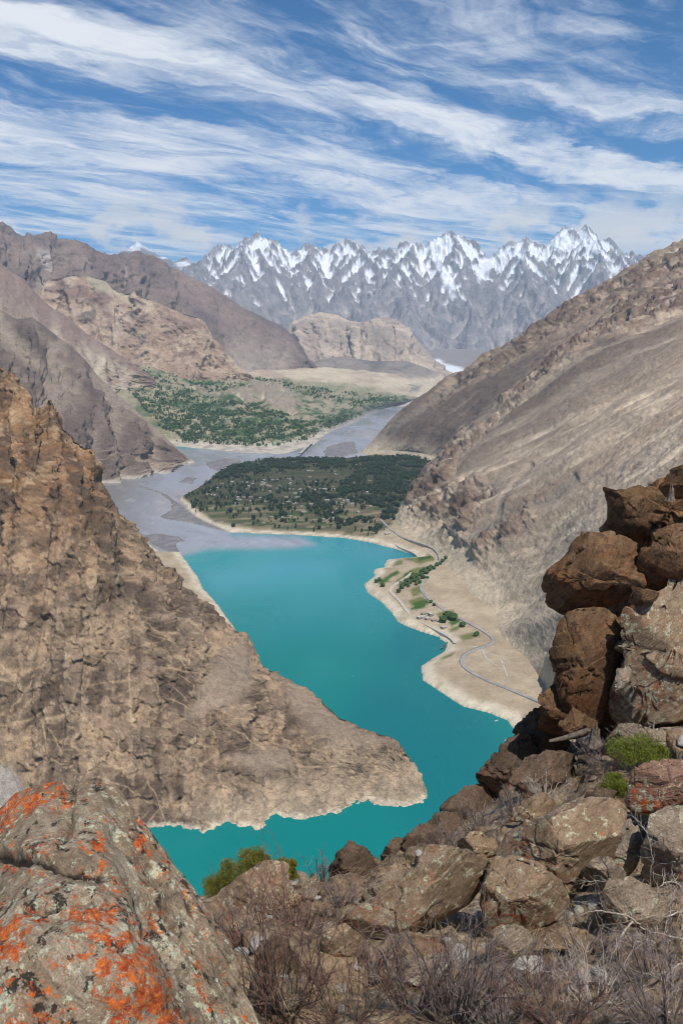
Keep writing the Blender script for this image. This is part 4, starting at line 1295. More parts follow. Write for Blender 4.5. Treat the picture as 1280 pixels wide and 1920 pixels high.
def rock(name, outline, label, mat, Y=None, thick=None, sub=6, seed=0, box=3.0, planes=9, cut=(.26, .74), rough=.05, strata=.05, cells=46, step_=.085, lean=0.0, foot=None, cat='boulder', group=None, cracks=0.0):
    r_ = np.random.default_rng(seed)
    ol = np.array(outline, float)
    c = 0.5 * (ol.min(0) + ol.max(0))
    if Y is None:
        f = foot or (c[0], ol[:, 1].max() - 4)
        Y = gpoint(*f)[1]
    wpx = max(np.ptp(ol[:, 0]), np.ptp(ol[:, 1])) / 2
    R = wpx / F * Y * 1.05
    thick = thick or R * .8
    D, Fc = ico(sub)
    th = np.arctan2(D[:, 1], D[:, 0])
    ang = np.arctan2(-(ol[:, 1] - c[1]), ol[:, 0] - c[0])
    # outline radius as a function of angle, by ray casting
    tt = np.linspace(-np.pi, np.pi, 721)
    rad = np.zeros(721)
    for (x1, y1), (x2, y2) in zip(ol - c, np.roll(ol - c, -1, 0)):
        y1, y2 = -y1, -y2
        ex, ey = x2 - x1, y2 - y1
        ct, st = np.cos(tt), np.sin(tt)
        den = ct * ey - st * ex
        den = np.where(np.abs(den) < 1e-9, 1e-9, den)
        rr = (x1 * ey - y1 * ex) / den
        s = np.where(np.abs(ex) > np.abs(ey), (rr * ct - x1) / (ex + 1e-12), (rr * st - y1) / (ey + 1e-12))
        ok = (rr > 0) & (s >= -1e-6) & (s <= 1 + 1e-6)
        rad = np.where(ok, np.maximum(rad, rr), rad)
    rad = np.where(rad <= 0, np.median(rad), rad) * 1.05
    r = np.interp(th, tt, rad)
    box, planes = box + 1.2, planes + 5
    rho = np.hypot(D[:, 0], D[:, 1])
    s = rho ** (2 / box)
    dd = np.sign(D[:, 2]) * np.abs(D[:, 2]) ** (2 / box)
    px = c[0] + np.cos(th) * r * s
    py = c[1] - np.sin(th) * r * s
    P = at(px, py, Y - dd * thick + lean * (c[1] - py) / F * Y)
    O = at(c[0], c[1], Y)
    L = P - O
    # flat fracture faces
    for k in range(planes):
        n = r_.normal(size=3) * np.array([.62, 1, .62])
        n[1] = -abs(n[1]) - .75
        n /= np.linalg.norm(n)
        ext = np.max(L @ n)
        h = ext * r_.uniform(*cut)
        over = np.clip(L @ n - h, 0, None)
        L = L - over[:, None] * n * .985
    N = L / (np.linalg.norm(L, axis=1)[:, None] + 1e-9)
    q = L / R + seed * 3.7
    ax = r_.normal(size=3)
    ax /= np.linalg.norm(ax)
    lay = q @ ax
    d = rough * (fbm(q[:, 0] * 1.6, q[:, 1] * 1.6, q[:, 2] * 1.6, 6, .58) * .8 + (ridged(q[:, 0] * 3, q[:, 1] * 3, q[:, 2] * 3, 4) - .5) * .5)
    d = d + strata * fbm(lay * 7, q[:, 0] * .7, q[:, 1] * .7, 4, .6) * .8
    # fracture blocks: joint-bounded cells stand proud or sunk, with open joints between them
    tilt_ = np.array([r_.uniform(.7, 1.3), r_.uniform(.7, 1.3), r_.uniform(1.2, 2.4)])
    lq = L / R
    lw = lq + .10 * np.stack([fbm(q[:, 0] * 2.5, q[:, 1] * 2.5, q[:, 2] * 2.5 + k, 4, .6) for k in (0, 9, 19)], -1)
    lw = (lw + .5 * (lw @ ax)[:, None] * ax) * tilt_
    cp = (r_.uniform(-1.25, 1.25, (cells, 3)) + 0) * tilt_
    dist = np.stack([np.linalg.norm(lw - c_, axis=1) for c_ in cp], 1)
    srt = np.partition(dist, 1, axis=1)
    cid = np.argmin(dist, 1)
    d = d + step_ * (r_.random(cells)[cid] - .5) * 2 - .07 * sstep(srt[:, 1] - srt[:, 0], .05, .0)
    d = d + .012 * fbm(q[:, 0] * 9, q[:, 1] * 9, q[:, 2] * 9, 4, .65)
    if cracks:
        k = np.abs(perlin(q[:, 0] * 1.1 + .3 * d, q[:, 1] * 1.1, q[:, 2] * .6))
        d = d - cracks * sstep(k, .05, .0)
    L = L + N * (d * R)[:, None]
    o = mesh_obj(name, L, Fc, mat)
    o.location = [float(v) for v in O]
    tag(o, label, cat, group)
    return o


M_OVER = near_rock('rust_brown_rock', (.048, .028, .015), (.145, .083, .043), (.27, .168, .095), rust=(.24, .09, .03), rust_amt=.6, black=.5, scale=.8, strata=(.2, 1.2, .1))
M_SLAB = near_rock('grey_brown_rock', (.11, .08, .058), (.26, .20, .145), (.42, .345, .265), orange=.1, rust=(.20, .08, .05), rust_amt=.45, pale=.1, black=.3, scale=.8, strata=(.9, .3, .4))
M_FORE = near_rock('lichened_brown_rock', (.10, .065, .04), (.25, .175, .11), (.42, .325, .225), orange=.30, rust=(.26, .085, .04), rust_amt=.55, pale=.2, black=.35, scale=1.0, strata=(.6, .7, .3))
M_RED = near_rock('red_lichen_rock', (.11, .06, .042), (.22, .13, .09), (.36, .26, .20), orange=.45, rust=(.28, .08, .04), rust_amt=.7, pale=.1, black=.25, scale=1.0, strata=(.3, .2, .2))
M_DARK = near_rock('dark_crag_rock', (.045, .03, .02), (.12, .082, .056), (.24, .175, .125), rust_amt=.4, black=.6, scale=.7, strata=(.4, .9, .2))
M_PALE = near_rock('pale_stone', (.26, .23, .20), (.40, .37, .33), (.58, .55, .50), rust_amt=.1, black=.15, scale=3.0)
M_LICH = near_rock('orange_lichen_boulder', (.075, .052, .034), (.23, .17, .112), (.42, .34, .24), orange=1.42, pale=.18, black=.92, rust=(.30, .14, .07), rust_amt=.25, scale=2.4, strata=(.35, -.55, .2), attrs=True, bump=1.2)


def lichen_boulder():
    r0 = [(-560, 2250, 3.7), (-330, 1960, 3.7), (-120, 1640, 3.9), (-40, 1545), (0, 1508), (28, 1486), (58, 1473), (105, 1465), (124, 1466), (131, 1480), (140, 1472), (150, 1466), (185, 1465), (216, 1469), (232, 1486), (262, 1520, 3.85), (296, 1570),
          (332, 1625), (372, 1680), (404, 1722, 3.6), (430, 1765), (446, 1812), (458, 1862), (486, 1925, 3.25), (505, 2000), (515, 2090), (520, 2180, 3.0)]
    r1 = [(-560, 2250, 3.3), (-330, 2010, 3.3), (-120, 1720, 3.35), (-20, 1625), (50, 1580), (120, 1560), (180, 1562), (225, 1595), (275, 1655, 3.38), (320, 1720), (360, 1790), (395, 1860), (425, 1940, 3.1), (450, 2030), (460, 2180, 2.8)]
    r2 = [(-560, 2260, 3.0), (-330, 2010, 3.0), (-120, 1760, 3.0), (-20, 1670), (60, 1630), (130, 1622), (190, 1640), (240, 1680), (285, 1745, 3.1), (320, 1810), (350, 1880), (380, 1960, 2.85), (400, 2060), (410, 2180, 2.6)]
    r3 = [(-560, 2270, 2.8), (-330, 2010, 2.8), (-120, 1800, 2.72), (-20, 1730), (60, 1700), (120, 1690), (180, 1690), (235, 1720), (275, 1780, 2.8), (305, 1840), (330, 1910), (350, 1990, 2.6), (365, 2080), (370, 2180, 2.45)]
    r4 = [(-560, 2300, 2.6), (-330, 2010, 2.6), (-120, 1900, 2.4), (0, 1850), (100, 1820), (190, 1815), (250, 1850), (285, 1910, 2.5), (305, 1980), (320, 2080), (325, 2180, 2.3)]
    r5 = [(-560, 2400, 2.4), (-330, 2280, 2.3), (-120, 2180, 2.1), (50, 2180, 2.12), (200, 2180, 2.16), (300, 2180, 2.25)]
    g = build_grid([r0, r1, r2, r3, r4, r5], 400, 310, (16, 1.5, 2.6), (0, .24, .42, .60, .80, 1), 0)
    P = g.P
    px, py = g.px, g.py
    x, y, z = P[..., 0], P[..., 1], P[..., 2] - H
    warpx = px + 14 * fbm(px / 40, py / 40, .3, 4, .6)
    warpy = py + 14 * fbm(px / 40, py / 40, 5.3, 4, .6)
    cr = 0
    for pts, wdt, dep in (([(-60, 1590), (30, 1608), (90, 1618), (130, 1625), (165, 1640), (190, 1648)], 7, .05), ([(130, 1465), (134, 1500), (128, 1545), (120, 1580)], 6, .035),
                          ([(220, 1560), (250, 1620), (270, 1665)], 6, .03), ([(275, 1745), (310, 1790), (350, 1840), (372, 1880)], 5, .03), ([(40, 1705), (100, 1695), (165, 1680), (210, 1690)], 6, .035),
                          ([(255, 1610), (280, 1640), (300, 1665)], 7, .025), ([(300, 1720), (345, 1760), (375, 1800)], 4, .02), ([(330, 1690), (380, 1760), (420, 1830)], 4, .02)):
        q = linedist(warpx, warpy, pts)
        cr = cr + dep * sstep(q, wdt * 2.2, 0)
    crack = np.clip(cr / .045, 0, 1)
    n = fbm(x / .5, y / .5, z / .5, 5, .55) * .05 + (ridged(x / .22, y / .22, z / .22, 4) - .5) * .022
    tilt = (px * .80 + py * -.6)
    side = soft_poly(px, py, [(230, 1480), (520, 1940), (520, 2180), (330, 2180), (300, 1850), (230, 1640)], 25)
    foliation = fbm((px * .85 - py * .52) / 15, (px * .52 + py * .85) / 130, 3.3, 5, .62)
    d = n + foliation * (.016 + .042 * side) - cr + fbm(x / .05, y / .05, z / .05, 4, .6) * .006
    g.P = P + g.N * (d * np.where(g.t > .02, 1, .6))[..., None]
    org = np.max([soft_poly(px + 20 * foliation, py, p, 22) for p in (
        [(-40, 1500), (60, 1470), (130, 1465), (130, 1500), (60, 1530), (-20, 1570)], [(110, 1705), (200, 1685), (270, 1740), (310, 1810), (300, 1850), (230, 1880), (150, 1800)],
        [(220, 1840), (300, 1830), (340, 1920), (250, 1930)], [(-20, 1720), (40, 1715), (30, 1800), (-20, 1800)], [(140, 1590), (200, 1570), (190, 1610), (150, 1610)])], 0)
    org = org * (.3 + .7 * sstep(fbm(px / 24, py / 24, 6.1, 4, .65), -.16, .14))
    org = np.maximum(org, sstep(fbm(px / 34, py / 34, 2.9, 4, .65), .22, .36) * .9)
    m = M_LICH
    nv, nu = P.shape[:2]
    o = mesh_obj('lichen_boulder', g.P.reshape(-1, 3), gridfaces(nv, nu, True), m, attrs={'orange': org, 'crack': np.maximum(sstep(crack + .25 * foliation, .55, .9), sstep(-foliation + .5 * fbm(px / 60, py / 60, 4.4, 3), .30, .42) * (.25 + .75 * side))}, loc=(-1.3, 3.0, H - 2.2))
    tag(o, 'big grey boulder covered in orange and pale green lichen, nearest at lower left', 'boulder')


lichen_boulder()

# the rust brown tower of blocks on the right
rock('rock_mass', [(1062, 1380), (1072, 1280), (1090, 1190), (1110, 1120), (1150, 1040), (1200, 980), (1290, 930), (1420, 900), (1440, 1400), (1280, 1400), (1150, 1400)],
     'dark rock mass seen through the cracks behind the tower blocks', M_OVER, 17.6, 1.6, seed=2, lean=.15, rough=.06, cat='rock')
rock('rock_block', [(1140, 1008), (1138, 985), (1158, 968), (1188, 962), (1192, 938), (1215, 924), (1236, 905), (1280, 892), (1360, 870), (1380, 990), (1280, 1006), (1215, 1036), (1165, 1018)],
     'rust brown upper block of the rock tower, directly above the overhanging boulder', M_OVER, 17.2, 1.7, seed=3, lean=.2, rough=.07, cat='rock')
rock('round_boulder', [(1167, 970), (1172, 948), (1186, 932), (1198, 926), (1208, 932), (1208, 950), (1194, 966), (1178, 974)], 'small rounded rust boulder perched on the left shoulder of the tower', M_OVER, 15.6, .28, 5, 4, 2.4, 5)
rock('summit_rock', [(1236, 916), (1246, 900), (1270, 888), (1300, 880), (1350, 876), (1350, 940), (1290, 938), (1250, 930)], 'orange brown knob at the very top of the rock tower', M_OVER, 15.7, .6, 5, 5, cat='rock')
rock('overhanging_boulder', [(1014, 1122), (1020, 1098), (1032, 1072), (1058, 1042), (1082, 1014), (1098, 1006), (1112, 1010), (1142, 1004), (1178, 1018), (1206, 1034), (1207, 1070), (1198, 1104), (1180, 1118),
      (1150, 1130), (1118, 1146), (1082, 1158), (1064, 1160), (1040, 1150), (1022, 1140)], 'massive rust brown boulder overhanging the lake side of the tower', M_OVER, 15.4, 1.15, seed=7, box=3.4, planes=12, rough=.045, lean=-.12, cracks=.05)
rock('rock_block', [(1190, 1122), (1198, 1080), (1208, 1030), (1226, 1004), (1290, 985), (1370, 985), (1380, 1080), (1290, 1096), (1240, 1108), (1208, 1124)],
     'orange brown block wedged right of the overhanging boulder, split off by a dark crack', M_OVER, 15.2, 1.0, seed=8, box=3.4, cat='rock')
rock('rock_block', [(1178, 1128), (1186, 1112), (1212, 1106), (1236, 1112), (1226, 1126), (1196, 1136)], 'thin brown ledge stone under the overhanging boulder', M_OVER, 14.7, .35, 5, 9, cat='rock')
rock('rock_pillar', [(1036, 1232), (1038, 1206), (1052, 1178), (1066, 1164), (1086, 1156), (1116, 1158), (1152, 1162), (1168, 1188), (1158, 1236), (1142, 1290), (1126, 1342), (1096, 1356), (1066, 1340), (1044, 1300), (1042, 1262)],
     'dark rust pillar of rock under the overhanging boulder', M_OVER, 15.3, 1.0, seed=10, box=3.2, lean=-.08, cat='rock', cracks=.04)
rock('rock_slab', [(1130, 1350), (1138, 1300), (1158, 1250), (1170, 1200), (1186, 1150), (1230, 1124), (1290, 1096), (1390, 1050), (1400, 1370), (1290, 1352), (1230, 1358), (1180, 1376), (1146, 1372)],
     'broad grey brown slab leaning right of the rust pillar', M_FORE, 15.0, 1.5, 6, 12, 2.8, 10, rough=.05, lean=.35, cat='rock')
rock('rock_slab', [(1150, 1292), (1160, 1268), (1176, 1246), (1184, 1256), (1176, 1284), (1158, 1306)], 'small bright wedge of rock between pillar and slab', M_SLAB, 13.9, .25, 4, 13, cat='rock')
rock('rock_block', [(1008, 1362), (1016, 1332), (1030, 1296), (1046, 1284), (1066, 1320), (1086, 1350), (1080, 1378), (1030, 1382)], 'dark split block at the foot of the rust pillar', M_OVER, 15.6, .7, 5, 14, cat='rock')
rock('rock_block', [(1046, 1362), (1070, 1336), (1096, 1344), (1118, 1352), (1112, 1376), (1070, 1386)], 'brown rubble block below the rust pillar beside the stump', M_OVER, 15.0, .5, 5, 15, cat='rock')
outcrop = rock('ridge_outcrop', [(1400, 1400), (1390, 1200), (1420, 1020), (1520, 900), (1700, 850), (1900, 950), (1950, 1200), (1900, 1420), (1600, 1440)],
     'brown rock mass continuing the tower to the right, outside the frame', M_FORE, 15.5, 1.8, seed=52, lean=.2, rough=.06, cat='rock')
structure(outcrop)
for k_ in ('label', 'category'):
    del outcrop[k_]
# dark crags along the edge
EDGE = [
    ([(960, 1408), (972, 1382), (986, 1362), (1008, 1352), (1040, 1362), (1060, 1384), (1052, 1420), (1012, 1436), (976, 1430)], 'dark crag on the cliff edge just below the tower foot', 17.2),
    ([(902, 1494), (914, 1460), (934, 1432), (952, 1406), (976, 1398), (1002, 1424), (1006, 1466), (976, 1496), (930, 1506)], 'dark brown crag dropping steeply to the lake, left of the tower foot', 17.0),
    ([(968, 1470), (990, 1434), (1030, 1420), (1066, 1430), (1074, 1470), (1040, 1498), (994, 1500)], 'brown craggy block above the big slab, among dry twigs', 15.0),
    ([(836, 1560), (838, 1524), (852, 1506), (880, 1496), (908, 1500), (926, 1524), (910, 1556), (872, 1572)], 'dark knobbly crag in the middle of the cliff edge', 17.2),
    ([(796, 1592), (806, 1556), (826, 1534), (848, 1528), (862, 1552), (846, 1586), (816, 1602)], 'dark rough crag left of the knobbly one on the edge', 17.0),
    ([(754, 1614), (764, 1586), (784, 1568), (808, 1562), (820, 1584), (800, 1610), (772, 1622)], 'reddish brown crag low on the cliff edge', 16.8),
    ([(716, 1622), (726, 1598), (744, 1584), (766, 1586), (770, 1606), (748, 1622), (728, 1628)], 'smallest dark crag at the lower end of the edge', 16.8),
    ([(614, 1658), (620, 1634), (636, 1610), (654, 1600), (672, 1602), (688, 1614), (698, 1630), (680, 1644), (650, 1660)], 'isolated dark crag standing against the water at centre', 15.5)]
for i, (ol, lb, Y) in enumerate(EDGE):
    ol = [(c_[0] + (x - c_[0]) * 1.22, c_[1] + (y - c_[1]) * 1.25 - 6) for c_ in [np.mean(ol, 0)] for x, y in ol]
    rock('edge_crag', ol, lb, M_DARK, Y - .6, None, 6 if i < 2 else 5, 20 + i, 2.6, 8, rough=.13, strata=.06, cat='rock', group='crags along the cliff edge')
# boulders on the slope
rock('slab_boulder', [(936, 1640), (938, 1596), (958, 1566), (1000, 1546), (1050, 1520), (1100, 1506), (1140, 1508), (1164, 1532), (1158, 1580), (1146, 1622), (1100, 1648), (1088, 1690), (1060, 1700), (1010, 1660)],
     'large tilted grey slab with rust streaks in the middle of the right slope', M_FORE, 8.9, .75, 6, 31, 2.8, 10, lean=.8, strata=.07)
rock('split_boulder', [(904, 1700), (908, 1650), (918, 1612), (960, 1606), (1010, 1620), (1050, 1650), (1066, 1690), (1054, 1716), (1010, 1742), (960, 1754), (918, 1750)],
     'brown block right of the dark vertical crack', M_FORE, 7.5, .55, 6, 32, 3.4, 8, lean=.35)
rock('split_boulder', [(640, 1728), (662, 1702), (706, 1680), (760, 1652), (800, 1612), (830, 1602), (866, 1604), (900, 1626), (905, 1690), (904, 1744), (898, 1800), (836, 1794), (764, 1812), (700, 1800), (652, 1776)],
     'orange topped boulder left of the dark vertical crack', M_FORE, 7.4, .7, 6, 33, 3.0, 10, lean=.45, strata=.06)
rock('rock_block', [(914, 1790), (918, 1754), (950, 1744), (990, 1746), (1004, 1770), (984, 1800), (950, 1824), (922, 1826)], 'grey brown block below the split boulder', M_SLAB, 6.6, .3, 5, 34, cat='rock')
rock('flat_stone', [(944, 1842), (962, 1816), (1000, 1806), (1034, 1812), (1024, 1832), (984, 1850)], 'flat pale grey stone lying on the twiggy ground', M_PALE, None, .2, 5, 35, cat='stone')
rock('tilted_rock', [(402, 1696), (424, 1668), (452, 1646), (486, 1626), (512, 1626), (534, 1652), (556, 1690), (580, 1730), (560, 1770), (500, 1770), (440, 1744)],
     'tilted brown rock under the green junipers at the edge', M_FORE, 11.5, .9, 6, 36, 2.8, 9, lean=.5, strata=.09)
rock('rock_block', [(540, 1690), (560, 1660), (596, 1650), (612, 1668), (606, 1700), (570, 1716)], 'low stony hump right of the tilted brown rock', M_SLAB, None, .4, 5, 37, cat='rock')
rock('red_boulder', [(1170, 1508), (1178, 1480), (1192, 1456), (1214, 1438), (1244, 1423), (1286, 1424), (1330, 1440), (1330, 1490), (1276, 1510), (1224, 1526), (1190, 1526)],
     'reddish lichened boulder beside the green bush at right', M_RED, 9.6, .5, 6, 38, 2.6, 8)
rock('rock_block', [(1204, 1650), (1204, 1598), (1222, 1554), (1262, 1534), (1330, 1530), (1380, 1550), (1380, 1680), (1300, 1702), (1236, 1694)],
     'grey boulder below the red one at the right border', M_SLAB, 7.9, .5, 6, 39, cat='boulder')
rock('rock_strip', [(1148, 1640), (1158, 1590), (1174, 1556), (1196, 1548), (1204, 1580), (1194, 1622), (1172, 1652)], 'narrow upright grey rock between slab and grey boulder', M_SLAB, 8.3, .3, 5, 40, cat='rock')
rock('rock_block', [(1090, 1640), (1110, 1622), (1150, 1620), (1184, 1640), (1180, 1668), (1130, 1676)], 'low brown rock behind the pale dead branches', M_SLAB, 7.9, .3, 5, 41, cat='rock')
rock('rock_block', [(1120, 1700), (1150, 1668), (1210, 1660), (1250, 1690), (1240, 1740), (1170, 1750)], 'half buried brown rock under the pale dead branches', M_SLAB, 7.2, .3, 5, 42, cat='rock')
rock('rock_block', [(1266, 1434), (1274, 1410), (1300, 1404), (1340, 1410), (1340, 1450), (1290, 1452)], 'grey rock peeking in behind the red boulder', M_SLAB, 10.5, .3, 5, 43, cat='rock')
rock('rock_block', [(466, 1840), (480, 1800), (520, 1780), (556, 1790), (570, 1830), (540, 1870), (490, 1876)], 'dark rock half hidden in the reddish bush beside the lichen boulder', M_DARK, 5.6, .3, 5, 44, cat='rock')
rock('rock_block', [(396, 1790), (410, 1760), (436, 1748), (456, 1768), (452, 1800), (424, 1812)], 'small red lichened rock at the right flank of the lichen boulder', M_RED, 6.0, .22, 5, 45, cat='rock')

for i_, (ol, lb, Yr, mt) in enumerate((
        ([(952, 1540), (962, 1514), (1000, 1500), (1044, 1502), (1052, 1524), (1010, 1546)], 'brown block just above the tilted grey slab', None, M_FORE),
        ([(846, 1612), (858, 1584), (892, 1566), (926, 1570), (936, 1598), (900, 1618)], 'low brown block between the crags and the orange topped boulder', None, M_FORE),
        ([(676, 1690), (688, 1660), (724, 1640), (764, 1640), (776, 1660), (730, 1690)], 'weathered hump of rock right below the isolated crag', None, M_SLAB),
        ([(1010, 1800), (1020, 1766), (1062, 1748), (1100, 1756), (1106, 1786), (1060, 1806)], 'half buried rock below the tilted slab among dead branches', None, M_FORE),
        ([(596, 1790), (610, 1750), (648, 1734), (676, 1760), (672, 1810), (626, 1822)], 'brown rock in the reddish bushes left of the orange topped boulder', None, M_FORE),
        ([(700, 1850), (720, 1816), (780, 1804), (840, 1806), (850, 1836), (780, 1860)], 'low brown rock step in front of the orange topped boulder', None, M_SLAB),
        ([(1090, 1520), (1100, 1490), (1128, 1478), (1160, 1490), (1168, 1516), (1130, 1530)], 'dark rock under the small rounded green bush', None, M_DARK),
        ([(1120, 1420), (1140, 1388), (1200, 1368), (1280, 1362), (1340, 1372), (1340, 1420), (1220, 1432)], 'sloping grey rock shelf above the bright green bush', None, M_SLAB))):
    rock('rock_block', ol, lb, mt, Yr, None, 5, 70 + i_, cat='rock')

# loose stones
SV, SF = ico(3)
stone_meshes = []
for k in range(5):
    q = SV * np.array([1, .8, .6]) + k * 9.1
    d = fbm(q[:, 0] * 1.3, q[:, 1] * 1.3, q[:, 2] * 1.3, 3)
    o = mesh_obj('loose_stone', SV * np.array([1, .8, .55]) * (1 + .45 * d)[:, None], SF, M_PALE if k % 2 else M_SLAB, smooth=False)
    stone_meshes.append(o.data)
    bpy.data.objects.remove(o)
spots = []
sr = np.random.default_rng(77)
while len(spots) < 150:
    a, b = sr.uniform(420, 1300), sr.uniform(1380, 1910)
    z_ = [(470, 1690, 620, 1640), (560, 1640, 740, 1720)]
    if b < FGY[-14:, :].min() or not (b > np.interp(a, [420, 600, 740, 900, 985, 1300], [1700, 1668, 1625, 1530, 1425, 1375])):
        continue
    spots.append((a, b))
spots += [(536, 1642), (548, 1652), (560, 1648), (572, 1660), (586, 1664), (602, 1668), (566, 1672), (580, 1680), (596, 1684), (460, 1778), (470, 1790), (484, 1776), (496, 1786), (452, 1792)]
for i, (a, b) in enumerate(spots):
    p = gpoint(a, b)
    s = sr.uniform(.018, .05) * (p[1] / 6.0) ** .8 * (1.7 if i >= 150 else 1) * (2.0 if sr.random() < .08 else 1)
    o = bpy.data.objects.new('loose_stone', stone_meshes[i % 5])
    COL.objects.link(o)
    o.location = (p[0], p[1], p[2] + s * .25)
    o.scale = (s, s, s)
    o.rotation_euler = sr.uniform(-.4, .4, 3) + np.array([0, 0, sr.uniform(0, 6)])
    if i >= 155:
        tag(o, 'whitish stone in the small gap between lichen boulder and tilted rock', 'stone', 'white stones by the lichen boulder') if b > 1700 else tag(
            o, 'pale stone on the stony hump beside the tilted rock', 'stone', 'stones on the hump')
    else:
        lr = 'below the tilted slab and red boulder' if a > 1050 else ('below the split boulders' if b > 1760 else 'near the cliff edge')
        tag(o, ('small pale loose stone lying ' if i % 5 % 2 else 'small brown loose stone lying ') + lr, 'stone', 'loose stones on the slope')
# ------------------------------------------------------------------ shrubs, dead wood and grass on the ridge
def simple_mat(name, c1, c2, scale=8.0, rough=.85, transl=0.0):
    m = bpy.data.materials.new(name)
    m.use_nodes = True
    t = NT(m.node_tree)
    bs = m.node_tree.nodes['Principled BSDF']
    co = t.new('ShaderNodeTexCoord').outputs['Object']
    t.put(bs.inputs['Base Color'], t.ramp(t.noise(co, scale, 4, .6), [(.35, c1), (.65, c2)]))
    bs.inputs['Roughness'].default_value = rough
    bs.inputs['Specular IOR Level'].default_value = .2
    if transl:
        bs.inputs['Transmission Weight'].default_value = 0
        bs.inputs['Subsurface Weight'].default_value = 0
    return m


M_TWIG_RED = simple_mat('reddish_twigs', (.10, .045, .035), (.26, .15, .12), 6)
M_TWIG_GREY = simple_mat('grey_twigs', (.13, .10, .09), (.33, .27, .25), 6)
M_TWIG_PALE = simple_mat('bleached_wood', (.26, .21, .17), (.52, .46, .40), 9)
M_STUMP = simple_mat('weathered_grey_wood', (.09, .068, .05), (.22, .175, .135), 14)
M_STEM = simple_mat('shrub_bark', (.05, .035, .028), (.16, .12, .10), 20)
M_GREEN = simple_mat('juniper_foliage', (.06, .085, .012), (.20, .23, .03), 7)
M_GREEN2 = simple_mat('olive_foliage', (.07, .085, .015), (.22, .20, .035), 7)
M_STRAW = simple_mat('dry_grass', (.24, .17, .09), (.52, .41, .24), 5)


def tubes(paths, sides=3):
    """paths: list of (points (n,3), radii (n,)) -> one mesh of thin tubes"""
    V, Fq, base = [], [], 0
    ang = np.arange(sides) * 2 * np.pi / sides
    for P, R in paths:
        P = np.asarray(P, float)
        T = np.gradient(P, axis=0)
        T /= np.linalg.norm(T, axis=1)[:, None] + 1e-12
        ref = np.where(np.abs(T[:, 2:3]) > .9, [[1.0, 0, 0]], [[0, 0, 1.0]])
        A = np.cross(T, ref)
        A /= np.linalg.norm(A, axis=1)[:, None] + 1e-12
        B = np.cross(T, A)
        ring = P[:, None] + (A[:, None] * np.cos(ang)[None, :, None] + B[:, None] * np.sin(ang)[None, :, None]) * np.asarray(R)[:, None, None]
        n = len(P)
        V.append(ring.reshape(-1, 3))
        i = base + np.arange(n * sides).reshape(n, sides)
        f = np.stack([i[:-1], np.roll(i[:-1], -1, 1), np.roll(i[1:], -1, 1), i[1:]], -1).reshape(-1, 4)
        Fq.append(f)
        base += n * sides
    return np.concatenate(V), np.concatenate(Fq)


def branch(r_, p, d, length, n, wob, lift):
    pts = [np.array(p, float)]
    d = np.array(d, float)
    for k in range(n):
        d = d + r_.normal(size=3) * wob + np.array([0, 0, lift])
        d /= np.linalg.norm(d)
        pts.append(pts[-1] + d * length / n)
    return np.array(pts)


def shrub(px, py, label, height, width, mat, stems=26, twigs=6, seed=0, thin=.0022, group=None, lift=.05, name='dry_shrub', fork=3, up=.9):
    r_ = np.random.default_rng(900 + seed)
    p0 = gpoint(px, py)
    root = empty(name, p0)
    tag(root, label, 'shrub', group)
    main, fine = [], []
    for k in range(stems):
        az = r_.uniform(0, 2 * np.pi)
        sp = r_.uniform(.05, 1) ** .6 * width / height
        d = np.array([np.cos(az) * sp, np.sin(az) * sp, up])
        d /= np.linalg.norm(d)
        L = height * r_.uniform(.6, 1.15)
        st = np.array([np.cos(az), np.sin(az), 0]) * r_.uniform(0, .16) * width
        P = branch(r_, st - np.array([0, 0, .04]), d, L, 7, .13, lift)
        main.append((P, np.linspace(thin * 2.6, thin * .9, 8)))
        for j in range(twigs):
            i = r_.integers(2, 8)
            dd = (P[min(i, 7)] - P[i - 1])
            dd = dd / np.linalg.norm(dd) + r_.normal(size=3) * .55
            Q = branch(r_, P[i - 1] + (P[min(i, 7)] - P[i - 1]) * r_.random(), dd, L * r_.uniform(.18, .42), 5, .2, lift)
            fine.append((Q, np.linspace(thin * 1.1, thin * .5, 6)))
            for q in range(fork):
                ii = r_.integers(1, 5)
                d3 = Q[ii + 1] - Q[ii]
                d3 = d3 / np.linalg.norm(d3) + r_.normal(size=3) * .6
                S = branch(r_, Q[ii], d3, L * r_.uniform(.06, .16), 3, .2, lift)
                fine.append((S, np.linspace(thin * .7, thin * .4, 4)))
    V, Fq = tubes(main)
    mesh_obj('stem', V, Fq, M_STEM if mat is not M_TWIG_PALE else mat, root)
    V, Fq = tubes(fine)
    mesh_obj('twigs', V, Fq, mat, root)['kind'] = 'stuff'
    return root


